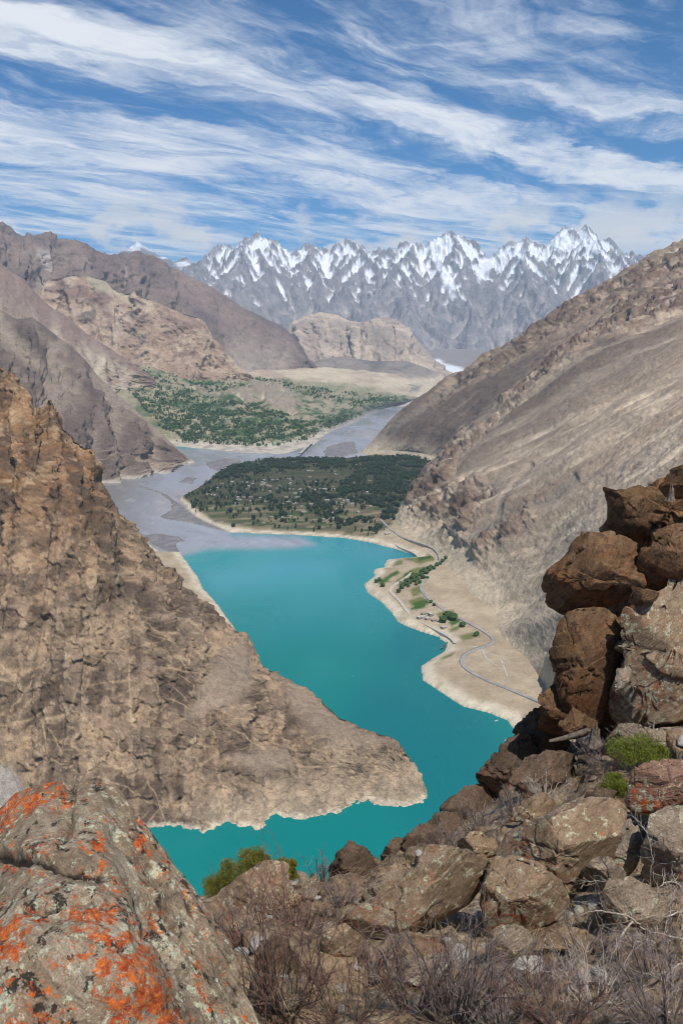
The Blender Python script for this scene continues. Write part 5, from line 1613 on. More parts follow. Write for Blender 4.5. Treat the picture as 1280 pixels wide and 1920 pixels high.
def bush(px, py, label, height, width, mat, seed=0, Y=None, leaves=5200, leaf=.02, blobs=16):
    """evergreen bush: foliage sprays on short limbs"""
    r_ = np.random.default_rng(500 + seed)
    p0 = gpoint(px, py) if Y is None else at(px, py, Y)
    root = empty('green_bush', p0)
    tag(root, label, 'bush')
    limbs, V, Fq = [], [], []
    cen = []
    for k in range(blobs):
        az = r_.uniform(0, 2 * np.pi)
        rr = r_.random() ** .5
        c = np.array([np.cos(az) * rr * width / 2, np.sin(az) * rr * width / 2, height * r_.uniform(.35, .95) * (1 - .35 * rr)])
        cen.append((c, r_.uniform(.11, .2) * width))
        mid = c * .5 + np.array([0, 0, -.05 * height])
        limbs.append((np.array([[0, 0, -.05], mid, c]), np.array([.02, .013, .006]) * height))
    mesh_obj('stem', *tubes(limbs, 5), M_STEM, root)
    n = leaves
    ci = r_.integers(0, blobs, n)
    C = np.array([cen[i][0] for i in ci])
    S = np.array([cen[i][1] for i in ci])
    D = r_.normal(size=(n, 3))
    D /= np.linalg.norm(D, axis=1)[:, None]
    rad = r_.random(n) ** .5
    P = C + D * (rad * S)[:, None] * np.array([1, 1, .85])
    T = D * .8 + r_.normal(size=(n, 3)) * .45 + np.array([0, 0, .55])
    T /= np.linalg.norm(T, axis=1)[:, None]
    A = np.cross(T, r_.normal(size=(n, 3)))
    A /= np.linalg.norm(A, axis=1)[:, None]
    ln = leaf * r_.uniform(.7, 1.6, n)[:, None]
    w = leaf * .32
    V = np.stack([P - A * w, P + T * ln * .5 + A * w * .3, P + T * ln * 1.2, P + T * ln * .45 - A * w * 1.3], 1).reshape(-1, 3)
    i = np.arange(n) * 4
    mesh_obj('foliage', V, np.stack([i, i + 1, i + 2, i + 3], -1), mat, root, smooth=False)['kind'] = 'stuff'
    return root


bush(1195, 1445, 'bright green juniper bush above the red boulder at right', .62, .95, M_GREEN, 1, leaves=11000, leaf=.022, blobs=26)
bush(1146, 1492, 'small rounded green bush left of the red boulder', .40, .48, M_GREEN, 2, leaves=7000, leaf=.018, blobs=18)
bush(416, 1690, 'leftmost green juniper peeking out beside the lichen boulder', .36, .8, M_GREEN2, 3, Y=13.5, leaves=7000, leaf=.03, blobs=20)
bush(470, 1652, 'largest green juniper spreading behind the tilted brown rock', .45, 1.0, M_GREEN2, 4, Y=13.4, leaves=10000, leaf=.03, blobs=26)
bush(541, 1645, 'round little green juniper right of the tilted rock top', .36, .4, M_GREEN2, 5, Y=13.3, leaves=6000, leaf=.026, blobs=14)

shrub(540, 1900, 'big reddish twiggy shrub at bottom centre beside the lichen boulder', .95, .75, M_TWIG_RED, 30, 6, 1)
shrub(650, 1930, 'reddish bare shrub at the bottom edge, right of the biggest one', .70, .65, M_TWIG_RED, 20, 6, 2)
shrub(770, 1900, 'purplish grey twiggy shrub under the orange topped boulder', .66, .6, M_TWIG_GREY, 26, 6, 3)
shrub(860, 1920, 'dense dark grey shrub at the bottom, below the vertical crack', .80, .55, M_TWIG_GREY, 38, 6, 4)
shrub(945, 1940, 'low grey shrub at the bottom edge, right of the dense dark one', .5, .5, M_TWIG_GREY, 30, 7, 5)
shrub(1130, 1440, 'greyish purple bare shrub left of the bright green bush', .75, .9, M_TWIG_GREY, 40, 6, 6, thin=.004)
shrub(1085, 1408, 'pale thin shrub around the dead stump', .55, .7, M_TWIG_PALE, 24, 5, 7, thin=.004)
shrub(905, 1560, 'bare grey shrub growing behind the edge crags', .6, .8, M_TWIG_GREY, 34, 6, 8, thin=.004)
shrub(868, 1608, 'small bare grey shrub above the orange topped boulder', .5, .6, M_TWIG_GREY, 26, 6, 9, thin=.004)
shrub(605, 1660, 'tiny leafless shrub standing alone against the turquoise water', .75, .26, M_TWIG_GREY, 14, 5, 10, thin=.004)
shrub(560, 1760, 'reddish shrub at the foot of the tilted brown rock', .6, .6, M_TWIG_RED, 34, 6, 11, thin=.003)
shrub(450, 1790, 'grey shrub in the gap right of the lichen boulder', .5, .45, M_TWIG_GREY, 30, 6, 12, thin=.003)
shrub(1000, 1860, 'flattened grey shrub beside the flat pale stone', .35, .6, M_TWIG_GREY, 36, 7, 13, up=.45)
shrub(1120, 1890, 'tangled pale shrub at the bottom right', .42, .7, M_TWIG_PALE, 40, 7, 14, up=.5)
shrub(1230, 1850, 'tangled grey shrub at the right border, low down', .42, .7, M_TWIG_GREY, 44, 7, 15, up=.5)
shrub(1240, 1760, 'spreading pale shrub at the right border among dead branches', .5, .8, M_TWIG_PALE, 36, 7, 16, up=.5)
shrub(1100, 1790, 'low brown grey shrub in the middle of the twiggy right slope', .35, .7, M_TWIG_GREY, 36, 7, 17, up=.45)
shrub(1050, 1930, 'reddish grey shrub cut by the bottom edge at right', .4, .6, M_TWIG_RED, 32, 7, 18, up=.6)
shrub(1255, 1930, 'dark twiggy shrub in the bottom right corner', .45, .6, M_TWIG_GREY, 40, 7, 19, up=.6)


for i_, (a_, b_, h_, w_, m_, lb_) in enumerate((
        (820, 1590, .45, .6, M_TWIG_GREY, 'bare shrub tucked between the lower edge crags'), (960, 1530, .5, .6, M_TWIG_GREY, 'bare shrub above the top end of the tilted slab'),
        (720, 1680, .35, .5, M_TWIG_RED, 'low reddish shrub above the left end of the orange topped boulder'), (640, 1700, .4, .5, M_TWIG_GREY, 'grey shrub right of the stony hump'),
        (1020, 1500, .45, .6, M_TWIG_PALE, 'straw pale shrub under the craggy block'), (780, 1625, .3, .5, M_TWIG_GREY, 'dwarf grey shrub right of the isolated crag'),
        (1230, 1395, .4, .9, M_TWIG_PALE, 'pale dry shrub along the foot of the leaning slab'), (690, 1850, .4, .5, M_TWIG_RED, 'red brown shrub in front of the orange topped boulder'))):
    shrub(a_, b_, lb_, h_, w_, m_, 30, 6, 40 + i_, thin=.0035)


def dead_branch(lines, label, lift=.22, thick=.008, seed=0):
    r_ = np.random.default_rng(seed)
    paths, tw = [], []
    for ln in lines:
        n = len(ln)
        G = np.array([gpoint(a, b) for a, b in ln])
        Ys = np.linspace(G[:, 1].min(), G[:, 1].min() + .1, n) - lift * (0.6 + .5 * np.sin(np.linspace(0, 3, n)))
        P = np.array([at(a, b, y) for (a, b), y in zip(ln, Ys)])
        t = np.linspace(0, 1, 6 * (n - 1) + 1)
        Q = np.stack([np.interp(t, np.linspace(0, 1, n), P[:, k]) for k in range(3)], -1)
        ker = np.ones(5) / 5
        Qs = np.stack([np.convolve(np.pad(Q[:, k], 2, 'edge'), ker, 'valid') for k in range(3)], -1) + r_.normal(size=Q.shape) * .005
        paths.append((Qs, np.linspace(thick, thick * .3, len(Qs))))
        tw.append([])
        for k in range(3, len(Qs) - 1):
            for _ in range(2):
                if r_.random() < .75:
                    d = Qs[k + 1] - Qs[k]
                    d = d / np.linalg.norm(d) + r_.normal(size=3) * .6
                    tw[-1].append((branch(r_, Qs[k], d, r_.uniform(.06, .24), 5, .25, .02), np.linspace(thick * .3, thick * .12, 6)))
    c = paths[0][0][0]
    root = empty('dead_branch', c)
    tag(root, label, 'branch', 'bleached dead branches')
    for pth, tws in zip(paths, tw):
        V, Fq = tubes([pth], 5)
        lm = mesh_obj('limb', V - c, Fq, M_TWIG_PALE, root)
        V, Fq = tubes(tws)
        mesh_obj('twigs', V - c, Fq, M_TWIG_PALE, lm)['kind'] = 'stuff'


dead_branch([[(1214, 1700), (1220, 1650), (1222, 1600), (1213, 1562), (1196, 1538), (1184, 1530)]], 'thin pale dead twig standing upright against the grey boulder', .3, .007, 1)
dead_branch([[(1216, 1676), (1180, 1664), (1130, 1652), (1065, 1655)], [(1206, 1712), (1175, 1692), (1130, 1683), (1084, 1694)]], 'two pale dead branches arching left below the tilted slab', .3, .008, 2)
dead_branch([[(1206, 1744), (1186, 1722), (1150, 1712), (1110, 1708), (1078, 1720)], [(1188, 1727), (1166, 1750), (1140, 1782), (1112, 1802)]], 'forked bleached dead branch in the middle of the right slope', .3, .009, 3)
dead_branch([[(1206, 1730), (1222, 1690), (1240, 1656), (1264, 1652), (1282, 1672)], [(1226, 1726), (1260, 1716), (1300, 1700)]], 'dark rooted branch bending right near the right border', .25, .012, 4)
dead_branch([[(1300, 1800), (1262, 1815), (1228, 1832), (1196, 1846)], [(1300, 1770), (1240, 1750), (1190, 1756)]], 'pale branch reaching in from the right border', .25, .008, 5)
dead_branch([[(1088, 1798), (1104, 1830), (1126, 1866)], [(1064, 1838), (1084, 1866), (1110, 1886), (1160, 1880)], [(1060, 1838), (1048, 1850), (1038, 1870)]], 'kinked bleached branch lying low at bottom right', .15, .010, 6)
dead_branch([[(1310, 1902), (1250, 1896), (1204, 1884), (1160, 1898), (1122, 1930)]], 'thick bleached branch crossing the bottom right corner', .2, .013, 7)
dead_branch([[(928, 1914), (975, 1892), (1022, 1862)]], 'single straight pale stick at the bottom, left of the kinked branch', .15, .006, 8)


def stump(px, py, Y, h, r, label, name='tree_stump'):
    r_ = np.random.default_rng(int(px))
    n, m = 22, 9
    th = np.arange(n) * 2 * np.pi / n
    prof = np.linspace(0, 1, m)
    V = []
    for t in prof:
        rr = r * (1.25 - .5 * t + .5 * (1 - t) ** 4) * (1 + .22 * np.sin(th * 3 + 1) + .12 * np.sin(th * 7 + t))
        top = h * t * (1 + .28 * t * np.sin(th * 2 + .5) + (.25 * t ** 4) * r_.normal(size=n))
        V.append(np.stack([np.cos(th) * rr + .25 * r * t, np.sin(th) * rr, top - .05], -1))
    V = np.concatenate(V + [[(.25 * r, 0, h * .8)]])
    i = np.arange(n * m).reshape(m, n)
    q = np.stack([i[:-1], np.roll(i[:-1], -1, 1), np.roll(i[1:], -1, 1), i[1:]], -1).reshape(-1, 4)
    cap = np.stack([i[-1], np.roll(i[-1], -1), np.full(n, n * m)], -1)
    o = mesh_obj(name, V, [q, cap], M_STUMP, smooth=False)
    o.location = [float(v) for v in at(px, py, Y)]
    tag(o, label, 'stump')


stump(1112, 1392, 14.2, .27, .085, 'broken grey tree stump at the foot of the rock tower')
stump(1256, 934, 15.1, .2, .05, 'weathered stump on top of the rock tower')
log_p = [at(x, y, Y) for x, y, Y in ((1030, 1390, 14.6), (1060, 1384, 14.5), (1092, 1374, 14.4), (1106, 1368, 14.35))]
V, Fq = tubes([(np.array(log_p), np.array([.03, .05, .06, .045]))], 9)
tag(mesh_obj('fallen_log', V - log_p[0], Fq, M_STUMP), 'grey weathered log lying left of the broken stump', 'log').location = [float(v) for v in log_p[0]]


def grass():
    r_ = np.random.default_rng(4)
    V, Fq = [], []
    b = 0
    tufts = [(745, 1512, 40), (900, 1620, 30), (1090, 1740, 60), (960, 1745, 50), (1010, 1760, 40), (700, 1710, 40), (860, 1600, 60), (780, 1640, 30), (1050, 1512, 50), (880, 1512, 40)]
    for _ in range(420):
        a, q = r_.uniform(440, 1300), r_.uniform(1400, 1915)
        if q > np.interp(a, [420, 600, 740, 900, 985, 1300], [1705, 1675, 1630, 1535, 1430, 1380]):
            tufts.append((a, q, int(r_.integers(8, 22))))
    for a, q, n in tufts:
        p = gpoint(a, q)
        for k in range(n):
            o = p + np.append(r_.normal(size=2) * .06, 0)
            d = np.append(r_.normal(size=2) * .5, 1.0)
            d /= np.linalg.norm(d)
            L = r_.uniform(.08, .24)
            s = np.cross(d, r_.normal(size=3))
            s *= .0022 * (p[1] / 7) / np.linalg.norm(s)
            tip = o + d * L + np.append(r_.normal(size=2) * .05, -.02)
            V += [o - s, o + s, tip]
            Fq.append((b, b + 1, b + 2))
            b += 3
    o = mesh_obj('dry_grass', np.array(V), np.array(Fq), M_STRAW, smooth=False)
    o['kind'] = 'stuff'
    o['label'] = 'dry straw coloured grass tufts scattered over the foreground slope'
    o['category'] = 'grass'


grass()
# ------------------------------------------------------------------ villages, trees, road and boats in the valley
M_TREE = simple_mat('shade_darkened_foliage', (.012, .024, .014), (.034, .055, .026), .12)  # delta village foliage, its colour darkened to stand in for cloud shade
M_TREE2 = simple_mat('green_tree_foliage', (.025, .055, .016), (.06, .11, .03), .06)
M_WALL = simple_mat('mud_plaster', (.24, .20, .16), (.36, .32, .27), .2)
M_ROOF = simple_mat('pale_roof', (.34, .33, .31), (.56, .55, .53), .3)
M_ROOF2 = simple_mat('earth_roof', (.28, .24, .19), (.40, .35, .28), .3)
M_OPEN = simple_mat('dark_opening', (.02, .018, .016), (.04, .035, .03), 1)
M_ASPH = simple_mat('asphalt', (.26, .245, .225), (.36, .34, .31), .05)
M_TRACK = simple_mat('pale_gravel', (.42, .37, .30), (.54, .49, .41), .15)
M_WALLST = simple_mat('retaining_wall_stone', (.20, .18, .16), (.34, .31, .27), .5)


def surface_at(px, py):
    """front-most valley surface (village ground or right slope) seen at a pixel"""
    best = None
    for X, Y, P in ((VPX, VPY, VP), (RIGHT.px, RIGHT.py, RIGHT.P)):
        d = (X - px) ** 2 + (Y - py) ** 2
        i = np.argmin(d)
        if d.ravel()[i] < 60:
            p = P.reshape(-1, 3)[i]
            if p[2] > .5 and (best is None or p[1] < best[1]):
                best = p
    return best


RIGHT.px, RIGHT.py = proj(RIGHT.P)
VPX, VPY = proj(VP)


def ribbon(name, pix, width, mat, label, lift=1.2, cat='road', drop=7.0):
    pts = [surface_at(a, b) for a, b, _ in pix]
    pts = np.array([p for p in pts if p is not None])
    n = len(pts)
    t = np.linspace(0, n - 1, (n - 1) * 8 + 1)
    Q = np.stack([np.interp(t, np.arange(n), pts[:, k]) for k in range(3)], -1)
    for w in (9, 5):
        ker = np.ones(w) / w
        Q = np.stack([np.convolve(np.pad(Q[:, k], w // 2, 'edge'), ker, 'valid') for k in range(3)], -1)
    ker = np.ones(15) / 15
    Q[:, 2] = np.convolve(np.pad(Q[:, 2], 7, 'edge'), ker, 'valid') + lift
    T = np.gradient(Q[:, :2], axis=0)
    T /= np.linalg.norm(T, axis=1)[:, None]
    S = np.stack([T[:, 1], -T[:, 0], 0 * T[:, 0]], -1) * width / 2
    dn = np.array([0, 0, -drop])
    V = np.stack([Q - S * 1.15 + dn, Q - S, Q + S, Q + S * 1.15 + dn], 1).reshape(-1, 3)
    i = np.arange(len(Q) - 1)[:, None] * 4
    Fq = np.concatenate([i + np.array([[k, k + 1, k + 5, k + 4]]) for k in range(3)])
    o = mesh_obj(name, V, Fq[:, ::-1], mat, smooth=False)
    structure(o)
    return Q, S


RQ, RS = ribbon('road', ROAD, 6.5, M_ASPH, '')
ribbon('gravel_track', TRACK, 6.5, M_TRACK, '', .9)
ribbon('gravel_track', [(880, 1214, 0), (900, 1212, 0), (905, 1225, 0), (912, 1240, 0), (940, 1252, 0)], 2.4, M_TRACK, '', .5)
ribbon('gravel_track', [(884, 1216, 0), (915, 1224, 0), (945, 1236, 0), (958, 1246, 0)], 2.4, M_TRACK, '', .5)
ribbon('gravel_track', [(938, 1234, 0), (946, 1254, 0), (952, 1272, 0)], 2.4, M_TRACK, '', .5)
# low stone parapet along the outer side of the road bend
k0, k1 = int(len(RQ) * .66), int(len(RQ) * .80)
W = RQ[k0:k1] + RS[k0:k1] * 1.12
n = len(W)
V = np.stack([W - RS[k0:k1] * .06 + [0, 0, -2.0], W - RS[k0:k1] * .06 + [0, 0, 1.1], W + RS[k0:k1] * .06 + [0, 0, 1.1], W + RS[k0:k1] * .06 + [0, 0, -2.0]], 1).reshape(-1, 3)
i = np.arange(n - 1)[:, None] * 4
tag(mesh_obj('parapet_wall', V, np.concatenate([i + np.array([[k, k + 1, k + 5, k + 4]]) for k in range(3)])[:, ::-1], M_WALLST, smooth=False), 'low stone parapet along the outer bend of the lakeside road', 'wall')


def tree_mesh(kind, seed, sub):
    V, Fc = ico(sub)
    r_ = np.random.default_rng(seed)
    q = V * 1.6 + seed * 5.3
    d = fbm(q[:, 0], q[:, 1], q[:, 2], 3, .6)
    V = V * (1 + .55 * d)[:, None] * (1 + .12 * r_.normal(size=len(V)))[:, None]
    if kind == 'poplar':
        V = V * np.array([.17, .17, .5]) + np.array([0, 0, .52])
    else:
        V = V * np.array([.42, .42, .42]) + np.array([0, 0, .55])
    tr = np.array([[np.cos(a) * .03, np.sin(a) * .03, z] for z in (-.1, .35) for a in (0, 2.1, 4.2)])
    tf = np.array([(0, 1, 4), (0, 4, 3), (1, 2, 5), (1, 5, 4), (2, 0, 3), (2, 3, 5)]) + len(V)
    return np.concatenate([V, tr]), np.concatenate([Fc, tf])


def scatter_stuff(name, pts, heights, kinds, mat, label, sub=1):
    protos = [tree_mesh('poplar' if k % 2 == 0 else 'round', 40 + k, sub) for k in range(8)]
    V, Fc, b = [], [], 0
    r_ = np.random.default_rng(8)
    for p, h, k in zip(pts, heights, kinds):
        v, f = protos[k]
        a = r_.uniform(0, 6.3)
        c, s = math.cos(a), math.sin(a)
        w = h * r_.uniform(.8, 1.25)
        V.append(np.stack([(v[:, 0] * c - v[:, 1] * s) * w, (v[:, 0] * s + v[:, 1] * c) * w, v[:, 2] * h], -1) + p)
        Fc.append(f + b)
        b += len(v)
    o = mesh_obj(name, np.concatenate(V), np.concatenate(Fc), mat, smooth=False)
    o['kind'] = 'stuff'
    o['label'] = label
    o['category'] = 'trees'


PROM = [(342, 934), (372, 912), (396, 896), (412, 882), (450, 868), (500, 861), (640, 860), (690, 856), (780, 856), (838, 858), (806, 892), (770, 930), (746, 962), (732, 990), (700, 1012), (600, 1000), (480, 996), (400, 980), (360, 955)]
vr = np.random.default_rng(31)
cand = []
A = poly_ground(PROM)
while len(cand) < 20000:
    X, Y = vr.uniform(A[:, 0].min(), A[:, 0].max(), 4000), vr.uniform(A[:, 1].min(), A[:, 1].max(), 4000)
    px, py = proj(np.stack([X, Y, 12 + 0 * X], -1))
    ok = inpoly(px, py, PROM)
    dn = np.full(X.shape, .13)
    for poly, v in (([(392, 898), (440, 872), (520, 860), (840, 858), (800, 900), (700, 886), (560, 884), (470, 890), (420, 905), (385, 930)], 1.0), ([(650, 880), (830, 864), (800, 905), (750, 960), (730, 985), (690, 965), (640, 960), (630, 920)], 1.0),
                    ([(560, 930), (690, 930), (700, 985), (640, 990), (575, 960)], .55), ([(345, 962), (480, 975), (560, 985), (640, 985), (700, 1012), (600, 1003), (430, 998)], .05),
                    ([(530, 884), (650, 880), (668, 892), (640, 906), (560, 904)], .03), ([(440, 920), (560, 905), (560, 950), (450, 955)], .16)):
        dn = np.where(inpoly(px, py, poly), v, dn)
    dn = dn * sstep(fbm(X / 70, Y / 70, 1.3, 3), -.22, .18)
    keep = ok & (vr.random(4000) < dn)
    cand += list(zip(X[keep], Y[keep]))
    if len(cand) > 5600:
        break
cand = np.array(cand)
cz = ground_height(cand[:, 0], cand[:, 1])
cand = np.column_stack([cand, cz])[cz > 4]
hts = vr.uniform(7, 15, len(cand))
order = np.argsort(-(hts / cand[:, 1]))
tm = []
for k in range(6):
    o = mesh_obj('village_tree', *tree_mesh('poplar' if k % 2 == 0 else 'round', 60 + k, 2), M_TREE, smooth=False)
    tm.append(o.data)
    bpy.data.objects.remove(o)
tg = []
for k in range(3):
    o = mesh_obj('shore_tree', *tree_mesh('round', 90 + k, 2), M_TREE2, smooth=False)
    tg.append(o.data)
    bpy.data.objects.remove(o)
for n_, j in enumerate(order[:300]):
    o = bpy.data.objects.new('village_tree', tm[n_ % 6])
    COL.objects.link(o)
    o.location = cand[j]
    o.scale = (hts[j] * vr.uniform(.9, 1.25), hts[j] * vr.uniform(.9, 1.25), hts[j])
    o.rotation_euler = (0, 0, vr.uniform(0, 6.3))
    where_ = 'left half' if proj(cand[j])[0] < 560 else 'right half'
    tag(o, ('slender shade-darkened poplar' if n_ % 6 % 2 == 0 else 'round shade-darkened tree') + ' among the houses in the ' + where_ + ' of the delta village', 'tree', 'trees of the delta village')
rest = order[300:]
scatter_stuff('village_woods', cand[rest], hts[rest], vr.integers(0, 8, len(rest)), M_TREE, 'shade-darkened woods and poplar rows massed behind the delta village')

# far terrace: greener groves
TX, TY = proj(TERRACE.P)
GP = [([(215, 690), (300, 690), (420, 705), (470, 725), (440, 735), (330, 740), (250, 725)], .35), ([(240, 730), (330, 735), (480, 760), (560, 785), (640, 780), (700, 775), (640, 800), (610, 820), (600, 845), (500, 845), (400, 835), (330, 820), (280, 780)], 1.0),
      ([(470, 705), (620, 732), (760, 745), (770, 758), (690, 768), (600, 750), (500, 725)], .7), ([(280, 765), (350, 800), (400, 835), (350, 838), (300, 800)], 1.2), ([(560, 790), (640, 785), (690, 775), (700, 785), (640, 810)], .9)]
tp = TERRACE.P[6:-4].reshape(-1, 3)
tx, ty = TX[6:-4].ravel(), TY[6:-4].ravel()
dn = np.zeros(len(tp))
for poly, v in GP:
    dn = np.maximum(dn, inpoly(tx, ty, poly) * v)
cl = fbm(tx / 34, ty / 11, 4.9, 4, .6)
dn = dn * sstep(cl, -.22, .22) * (tp[:, 2] > 14)
dn *= (1 - .9 * np.max([inpoly(tx, ty, p) for p in ([(478, 716), (520, 716), (545, 735), (562, 778), (530, 772), (505, 765)],)], 0))
cellarea = 1.0
pick = vr.choice(len(tp), 7500, p=dn / dn.sum())
tpts = tp[pick] + np.column_stack([vr.normal(size=(len(pick), 2)) * 6, np.full(len(pick), -1.0)])
scatter_stuff('terrace_groves', tpts, 5 + 14 * vr.random(len(pick)) ** 1.6, vr.integers(0, 8, len(pick)), M_TREE2, 'green groves and orchards spread over the far terrace')

# trees on the right shore strip, nearer and countable
SHORE_T = [(792, 1084), (798, 1078), (805, 1072), (812, 1068), (818, 1062), (760, 1098), (768, 1094), (776, 1090), (784, 1088), (772, 1086), (790, 1080), (752, 1104), (746, 1110), (806, 1066), (830, 1054), (836, 1048), (826, 1060),
           (836, 1160), (844, 1156), (848, 1162), (832, 1166), (864, 1172), (868, 1176), (812, 1136), (808, 1130), (894, 1190), (890, 1194), (780, 1082), (765, 1102), (797, 1070), (800, 1086), (712, 1088), (706, 1092), (718, 1100)]
SHORE_T += [(float(x_), float(y_)) for x_, y_ in zip(vr.uniform(745, 812, 40), vr.uniform(1066, 1112, 40)) if inpoly(np.array(x_), np.array(y_), [(742, 1100), (775, 1078), (806, 1064), (812, 1072), (796, 1090), (760, 1112)])]
for n_, (a, b) in enumerate(SHORE_T):
    p = surface_at(a, b)
    if p is None:
        continue
    big = n_ in (17, 18, 19, 20, 0, 1, 2)
    h = vr.uniform(10, 15) if big else vr.uniform(6, 10)
    o = bpy.data.objects.new('shore_tree', tg[n_ % 3])
    COL.objects.link(o)
    o.location = p - np.array([0, 0, .3])
    o.scale = (h * 1.3, h * 1.3, h)
    o.rotation_euler = (0, 0, vr.uniform(0, 6.3))
    tag(o, 'rounded green tree between road and lakeshore on the right strip', 'tree', 'trees of the right shore strip')


def house_mesh(w, d, h, roof, seed):
    r_ = np.random.default_rng(seed)
    V, Fc, mi = [], [], []

    def box(x0, x1, y0, y1, z0, z1, m):
        b = len(V)
        V.extend([(x, y, z) for z in (z0, z1) for y in (y0, y1) for x in (x0, x1)])
        for f in ((0, 2, 3, 1), (4, 5, 7, 6), (0, 1, 5, 4), (2, 6, 7, 3), (0, 4, 6, 2), (1, 3, 7, 5)):
            Fc.append([b + k for k in f])
            mi.append(m)
    box(-w / 2, w / 2, -d / 2, d / 2, -1.5, h, 0)
    box(-w / 2 - .3, w / 2 + .3, -d / 2 - .3, d / 2 + .3, h + .002, h + .35, 1)
    for k in range(3):
        x = -w / 2 + w * (k + .5) / 3
        box(x - .45, x + .45, -d / 2 - .05, -d / 2 + .1, 1.0 if k != 1 else .1, 2.2, 2)
    o = mesh_obj('house', np.array(V, float), np.array(Fc), M_WALL, smooth=False)
    o.data.materials.append(roof)
    o.data.materials.append(M_OPEN)
    o.data.polygons.foreach_set('material_index', mi)
    me = o.data
    bpy.data.objects.remove(o)
    return me


HM = [house_mesh(9, 7, 3.4, M_ROOF, 1), house_mesh(12, 7, 3.2, M_ROOF2, 2), house_mesh(8, 8, 5.6, M_ROOF, 3), house_mesh(15, 8, 3.6, M_ROOF, 4), house_mesh(10, 6, 3.2, M_ROOF2, 5)]


def house(p, k, rz, label, group):
    o = bpy.data.objects.new('house', HM[k])
    COL.objects.link(o)
    o.location = [float(v) for v in p]
    o.rotation_euler = (0, 0, rz)
    tag(o, label, 'house', group)


cnt = 0
HP = [([(400, 905), (560, 898), (640, 920), (690, 950), (560, 955), (420, 950), (380, 930)], 100), ([(560, 885), (690, 870), (740, 890), (700, 960), (620, 930)], 30), ([(440, 958), (690, 958), (700, 985), (500, 985)], 14)]
for poly, n_ in HP:
    k = 0
    while k < n_:
        a, b = vr.uniform(380, 740), vr.uniform(868, 990)
        if inpoly(np.array(a), np.array(b), poly) and fbm(np.array(a / 22), np.array(b / 7), 3.3, 2) > -.12:
            q = at_z(a, b, 12)
            q[2] = float(ground_height(q[None, 0], q[None, 1])[0])
            hk = int(vr.integers(0, 5))
            kk = [('small white roofed', 'brown flat roofed', 'tall white roofed', 'long white roofed', 'small brown roofed')[hk]]
            house(q, hk, vr.uniform(-.5, .5), kk[0] + ' house among the trees of the delta village', 'houses of the delta village')
            k += 1
sel = np.flatnonzero((dn > .1))
for j in vr.choice(sel, 60):
    house(tp[j], int(vr.integers(0, 5)), vr.uniform(-.5, .5), 'tiny pale house scattered on the far green terrace', 'houses on the far terrace')
for i, (a, b, k, lb) in enumerate(((790, 1158, 3, 'long white roofed house in the hamlet by the lakeshore'), (801, 1161, 0, 'white roofed house nearest the water in the hamlet'), (806, 1155, 2, 'tall house at the upper corner of the hamlet'),
                                   (796, 1153, 1, 'brown roofed house behind the long one in the hamlet'), (812, 1163, 4, 'brown roofed house at the right end of the hamlet'), (726, 1003, 3, 'long shed beside the road where it leaves the delta village'),
                                   (832, 1178, 0, 'single pale hut between track and fields'), (754, 1092, 4, 'lone hut beside the small green plots'))):
    p = surface_at(a, b)
    if p is not None:
        house(p, k, .5, lb, None)


def boat(px, py, rz, L, label, hullc, roofc):
    p = at_z(px, py, 0)
    root = empty('boat', p)
    root.rotation_euler = (0, 0, rz)
    tag(root, label, 'boat', 'boats moored at the landing')
    n = 13
    t = np.linspace(-1, 1, n)
    wd = .16 * L * np.clip(1 - np.abs(t) ** 3.2, 0.03, 1)
    sheer = .55 + .45 * t ** 2
    rows = [np.stack([t * L / 2, -wd, sheer], -1), np.stack([t * L / 2 * .93, -wd * .7, -.35 + 0 * t], -1), np.stack([t * L / 2 * .93, wd * .7, -.35 + 0 * t], -1), np.stack([t * L / 2, wd, sheer], -1)]
    deck = np.stack([t * L / 2 * .98, 0 * t, sheer - .25], -1)
    V = np.concatenate(rows + [deck])
    i = np.arange(5 * n).reshape(5, n)
    quads = [np.stack([i[a, :-1], i[b, :-1], i[b, 1:], i[a, 1:]], -1) for a, b in ((0, 1), (1, 2), (2, 3), (3, 4), (4, 0))]
    mesh_obj('hull', V, np.concatenate(quads), hullc, root, smooth=False)
    bm = bmesh.new()
    bmesh.ops.create_cube(bm, size=1)
    for v in bm.verts:
        v.co.x *= L * .42 * (1 if v.co.z < 0 else .92)
        v.co.y *= L * .22
        v.co.z = v.co.z * .12 + 2.0
    me = bpy.data.meshes.new('canopy')
    bm.to_mesh(me)
    bm.free()
    me.materials.append(roofc)
    o = bpy.data.objects.new('canopy', me)
    COL.objects.link(o)
    o.parent = root
    posts = [(np.array([[sx * L * .19, sy * L * .1, .3], [sx * L * .19, sy * L * .1, 1.95]]), np.array([.05, .05])) for sx in (-1, 1) for sy in (-1, 1)]
    for q in posts:
        mesh_obj('post', *tubes([q], 4), M_WALLST, root)


M_BW = simple_mat('white_boat_paint', (.70, .70, .68), (.80, .80, .78), .5, .5)
M_BR = simple_mat('red_boat_paint', (.30, .05, .03), (.40, .08, .05), .5, .5)
M_BB = simple_mat('dark_boat_paint', (.05, .06, .08), (.09, .10, .12), .5, .5)
boat(829, 1199, .2, 9, 'white roofed boat at the upper end of the landing', M_BW, M_BW)
boat(833, 1212, .9, 10, 'red hulled boat in the middle of the landing', M_BR, M_BB)
boat(828, 1217, .4, 10, 'dark boat at the lower end of the landing', M_BB, M_BR)
boat(838, 1206, 1.2, 8, 'small dark boat tied close to the landing bank', M_BB, M_BB)
boat(951, 1389, .1, 8, 'small white boat lying alone near the cliff edge shore', M_BW, M_BW)
boat(930, 1352, .5, 6, 'little pale boat off the lower right shore', M_BW, M_BB)

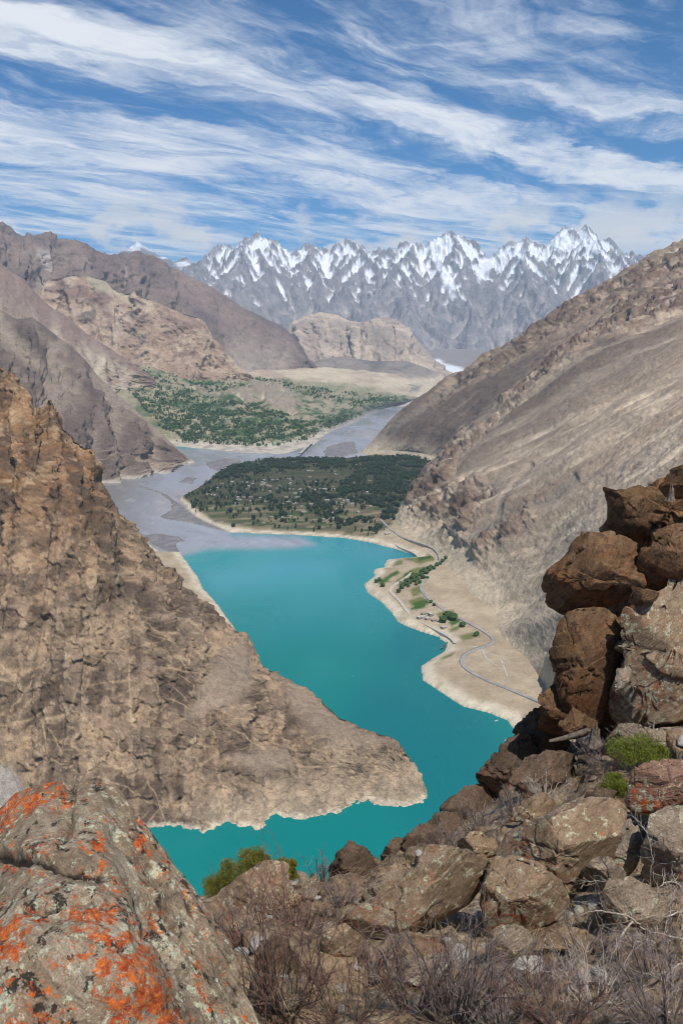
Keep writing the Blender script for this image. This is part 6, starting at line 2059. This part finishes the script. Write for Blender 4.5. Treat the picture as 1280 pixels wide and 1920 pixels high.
# bridge over the side river
b0, b1 = at_z(586, 824, 26), at_z(562, 853, 10)
n = 10
t = np.linspace(0, 1, n)[:, None]
Q = b0 + (b1 - b0) * t
Q[:, 2] = 18
d = (b1 - b0)[:2] / np.linalg.norm((b1 - b0)[:2])
S = np.array([d[1], -d[0], 0]) * 5
br = empty('bridge', (Q[0] + Q[-1]) / 2 * np.array([1, 1, 0]))
tag(br, 'long pale bridge crossing the grey river to the far terrace', 'bridge')
off = np.array(br.location)
V = np.stack([Q - S + [0, 0, -1.6], Q - S, Q + S, Q + S + [0, 0, -1.6]], 1).reshape(-1, 3) - off
i = np.arange(n - 1)[:, None] * 4
mesh_obj('deck', V, np.concatenate([i + np.array([[k, (k + 1) % 4, (k + 1) % 4 + 4, k + 4]]) for k in range(4)]), M_TRACK, br, smooth=False)
for k in (2, 4, 6, 8):
    c = Q[k] - off
    V, Fq = tubes([(np.array([[c[0], c[1], -12.0], [c[0], c[1], 17.0]]), np.array([3.2, 2.6]))], 8)
    mesh_obj('pier', V, Fq, M_WALLST, br)
# ------------------------------------------------------------------ the air between the camera and the far ranges
def haze():
    m = bpy.data.materials.new('thin_haze')
    m.use_nodes = True
    t = NT(m.node_tree)
    m.node_tree.nodes.clear()
    pv = t.new('ShaderNodeVolumePrincipled')
    pv.inputs['Color'].default_value = (0.62, 0.81, 1.0, 1)
    pv.inputs['Density'].default_value = 3.5e-5
    pv.inputs['Anisotropy'].default_value = 0.2
    o = t.new('ShaderNodeOutputMaterial')
    t.l.new(pv.outputs[0], o.inputs['Volume'])
    x0, x1, y0, y1, z0, z1 = -25000, 25000, -25000, 25000, -70, 2750
    V = [(x, y, z) for z in (z0, z1) for y in (y0, y1) for x in (x0, x1)]
    Fc = [(0, 2, 3, 1), (4, 5, 7, 6), (0, 1, 5, 4), (2, 6, 7, 3), (0, 4, 6, 2), (1, 3, 7, 5)]
    b = mesh_obj('haze', V, np.array(Fc), m, smooth=False)
    b['kind'] = 'stuff'
    b['label'] = 'thin blue haze over the whole valley'
    b['category'] = 'haze'


haze()
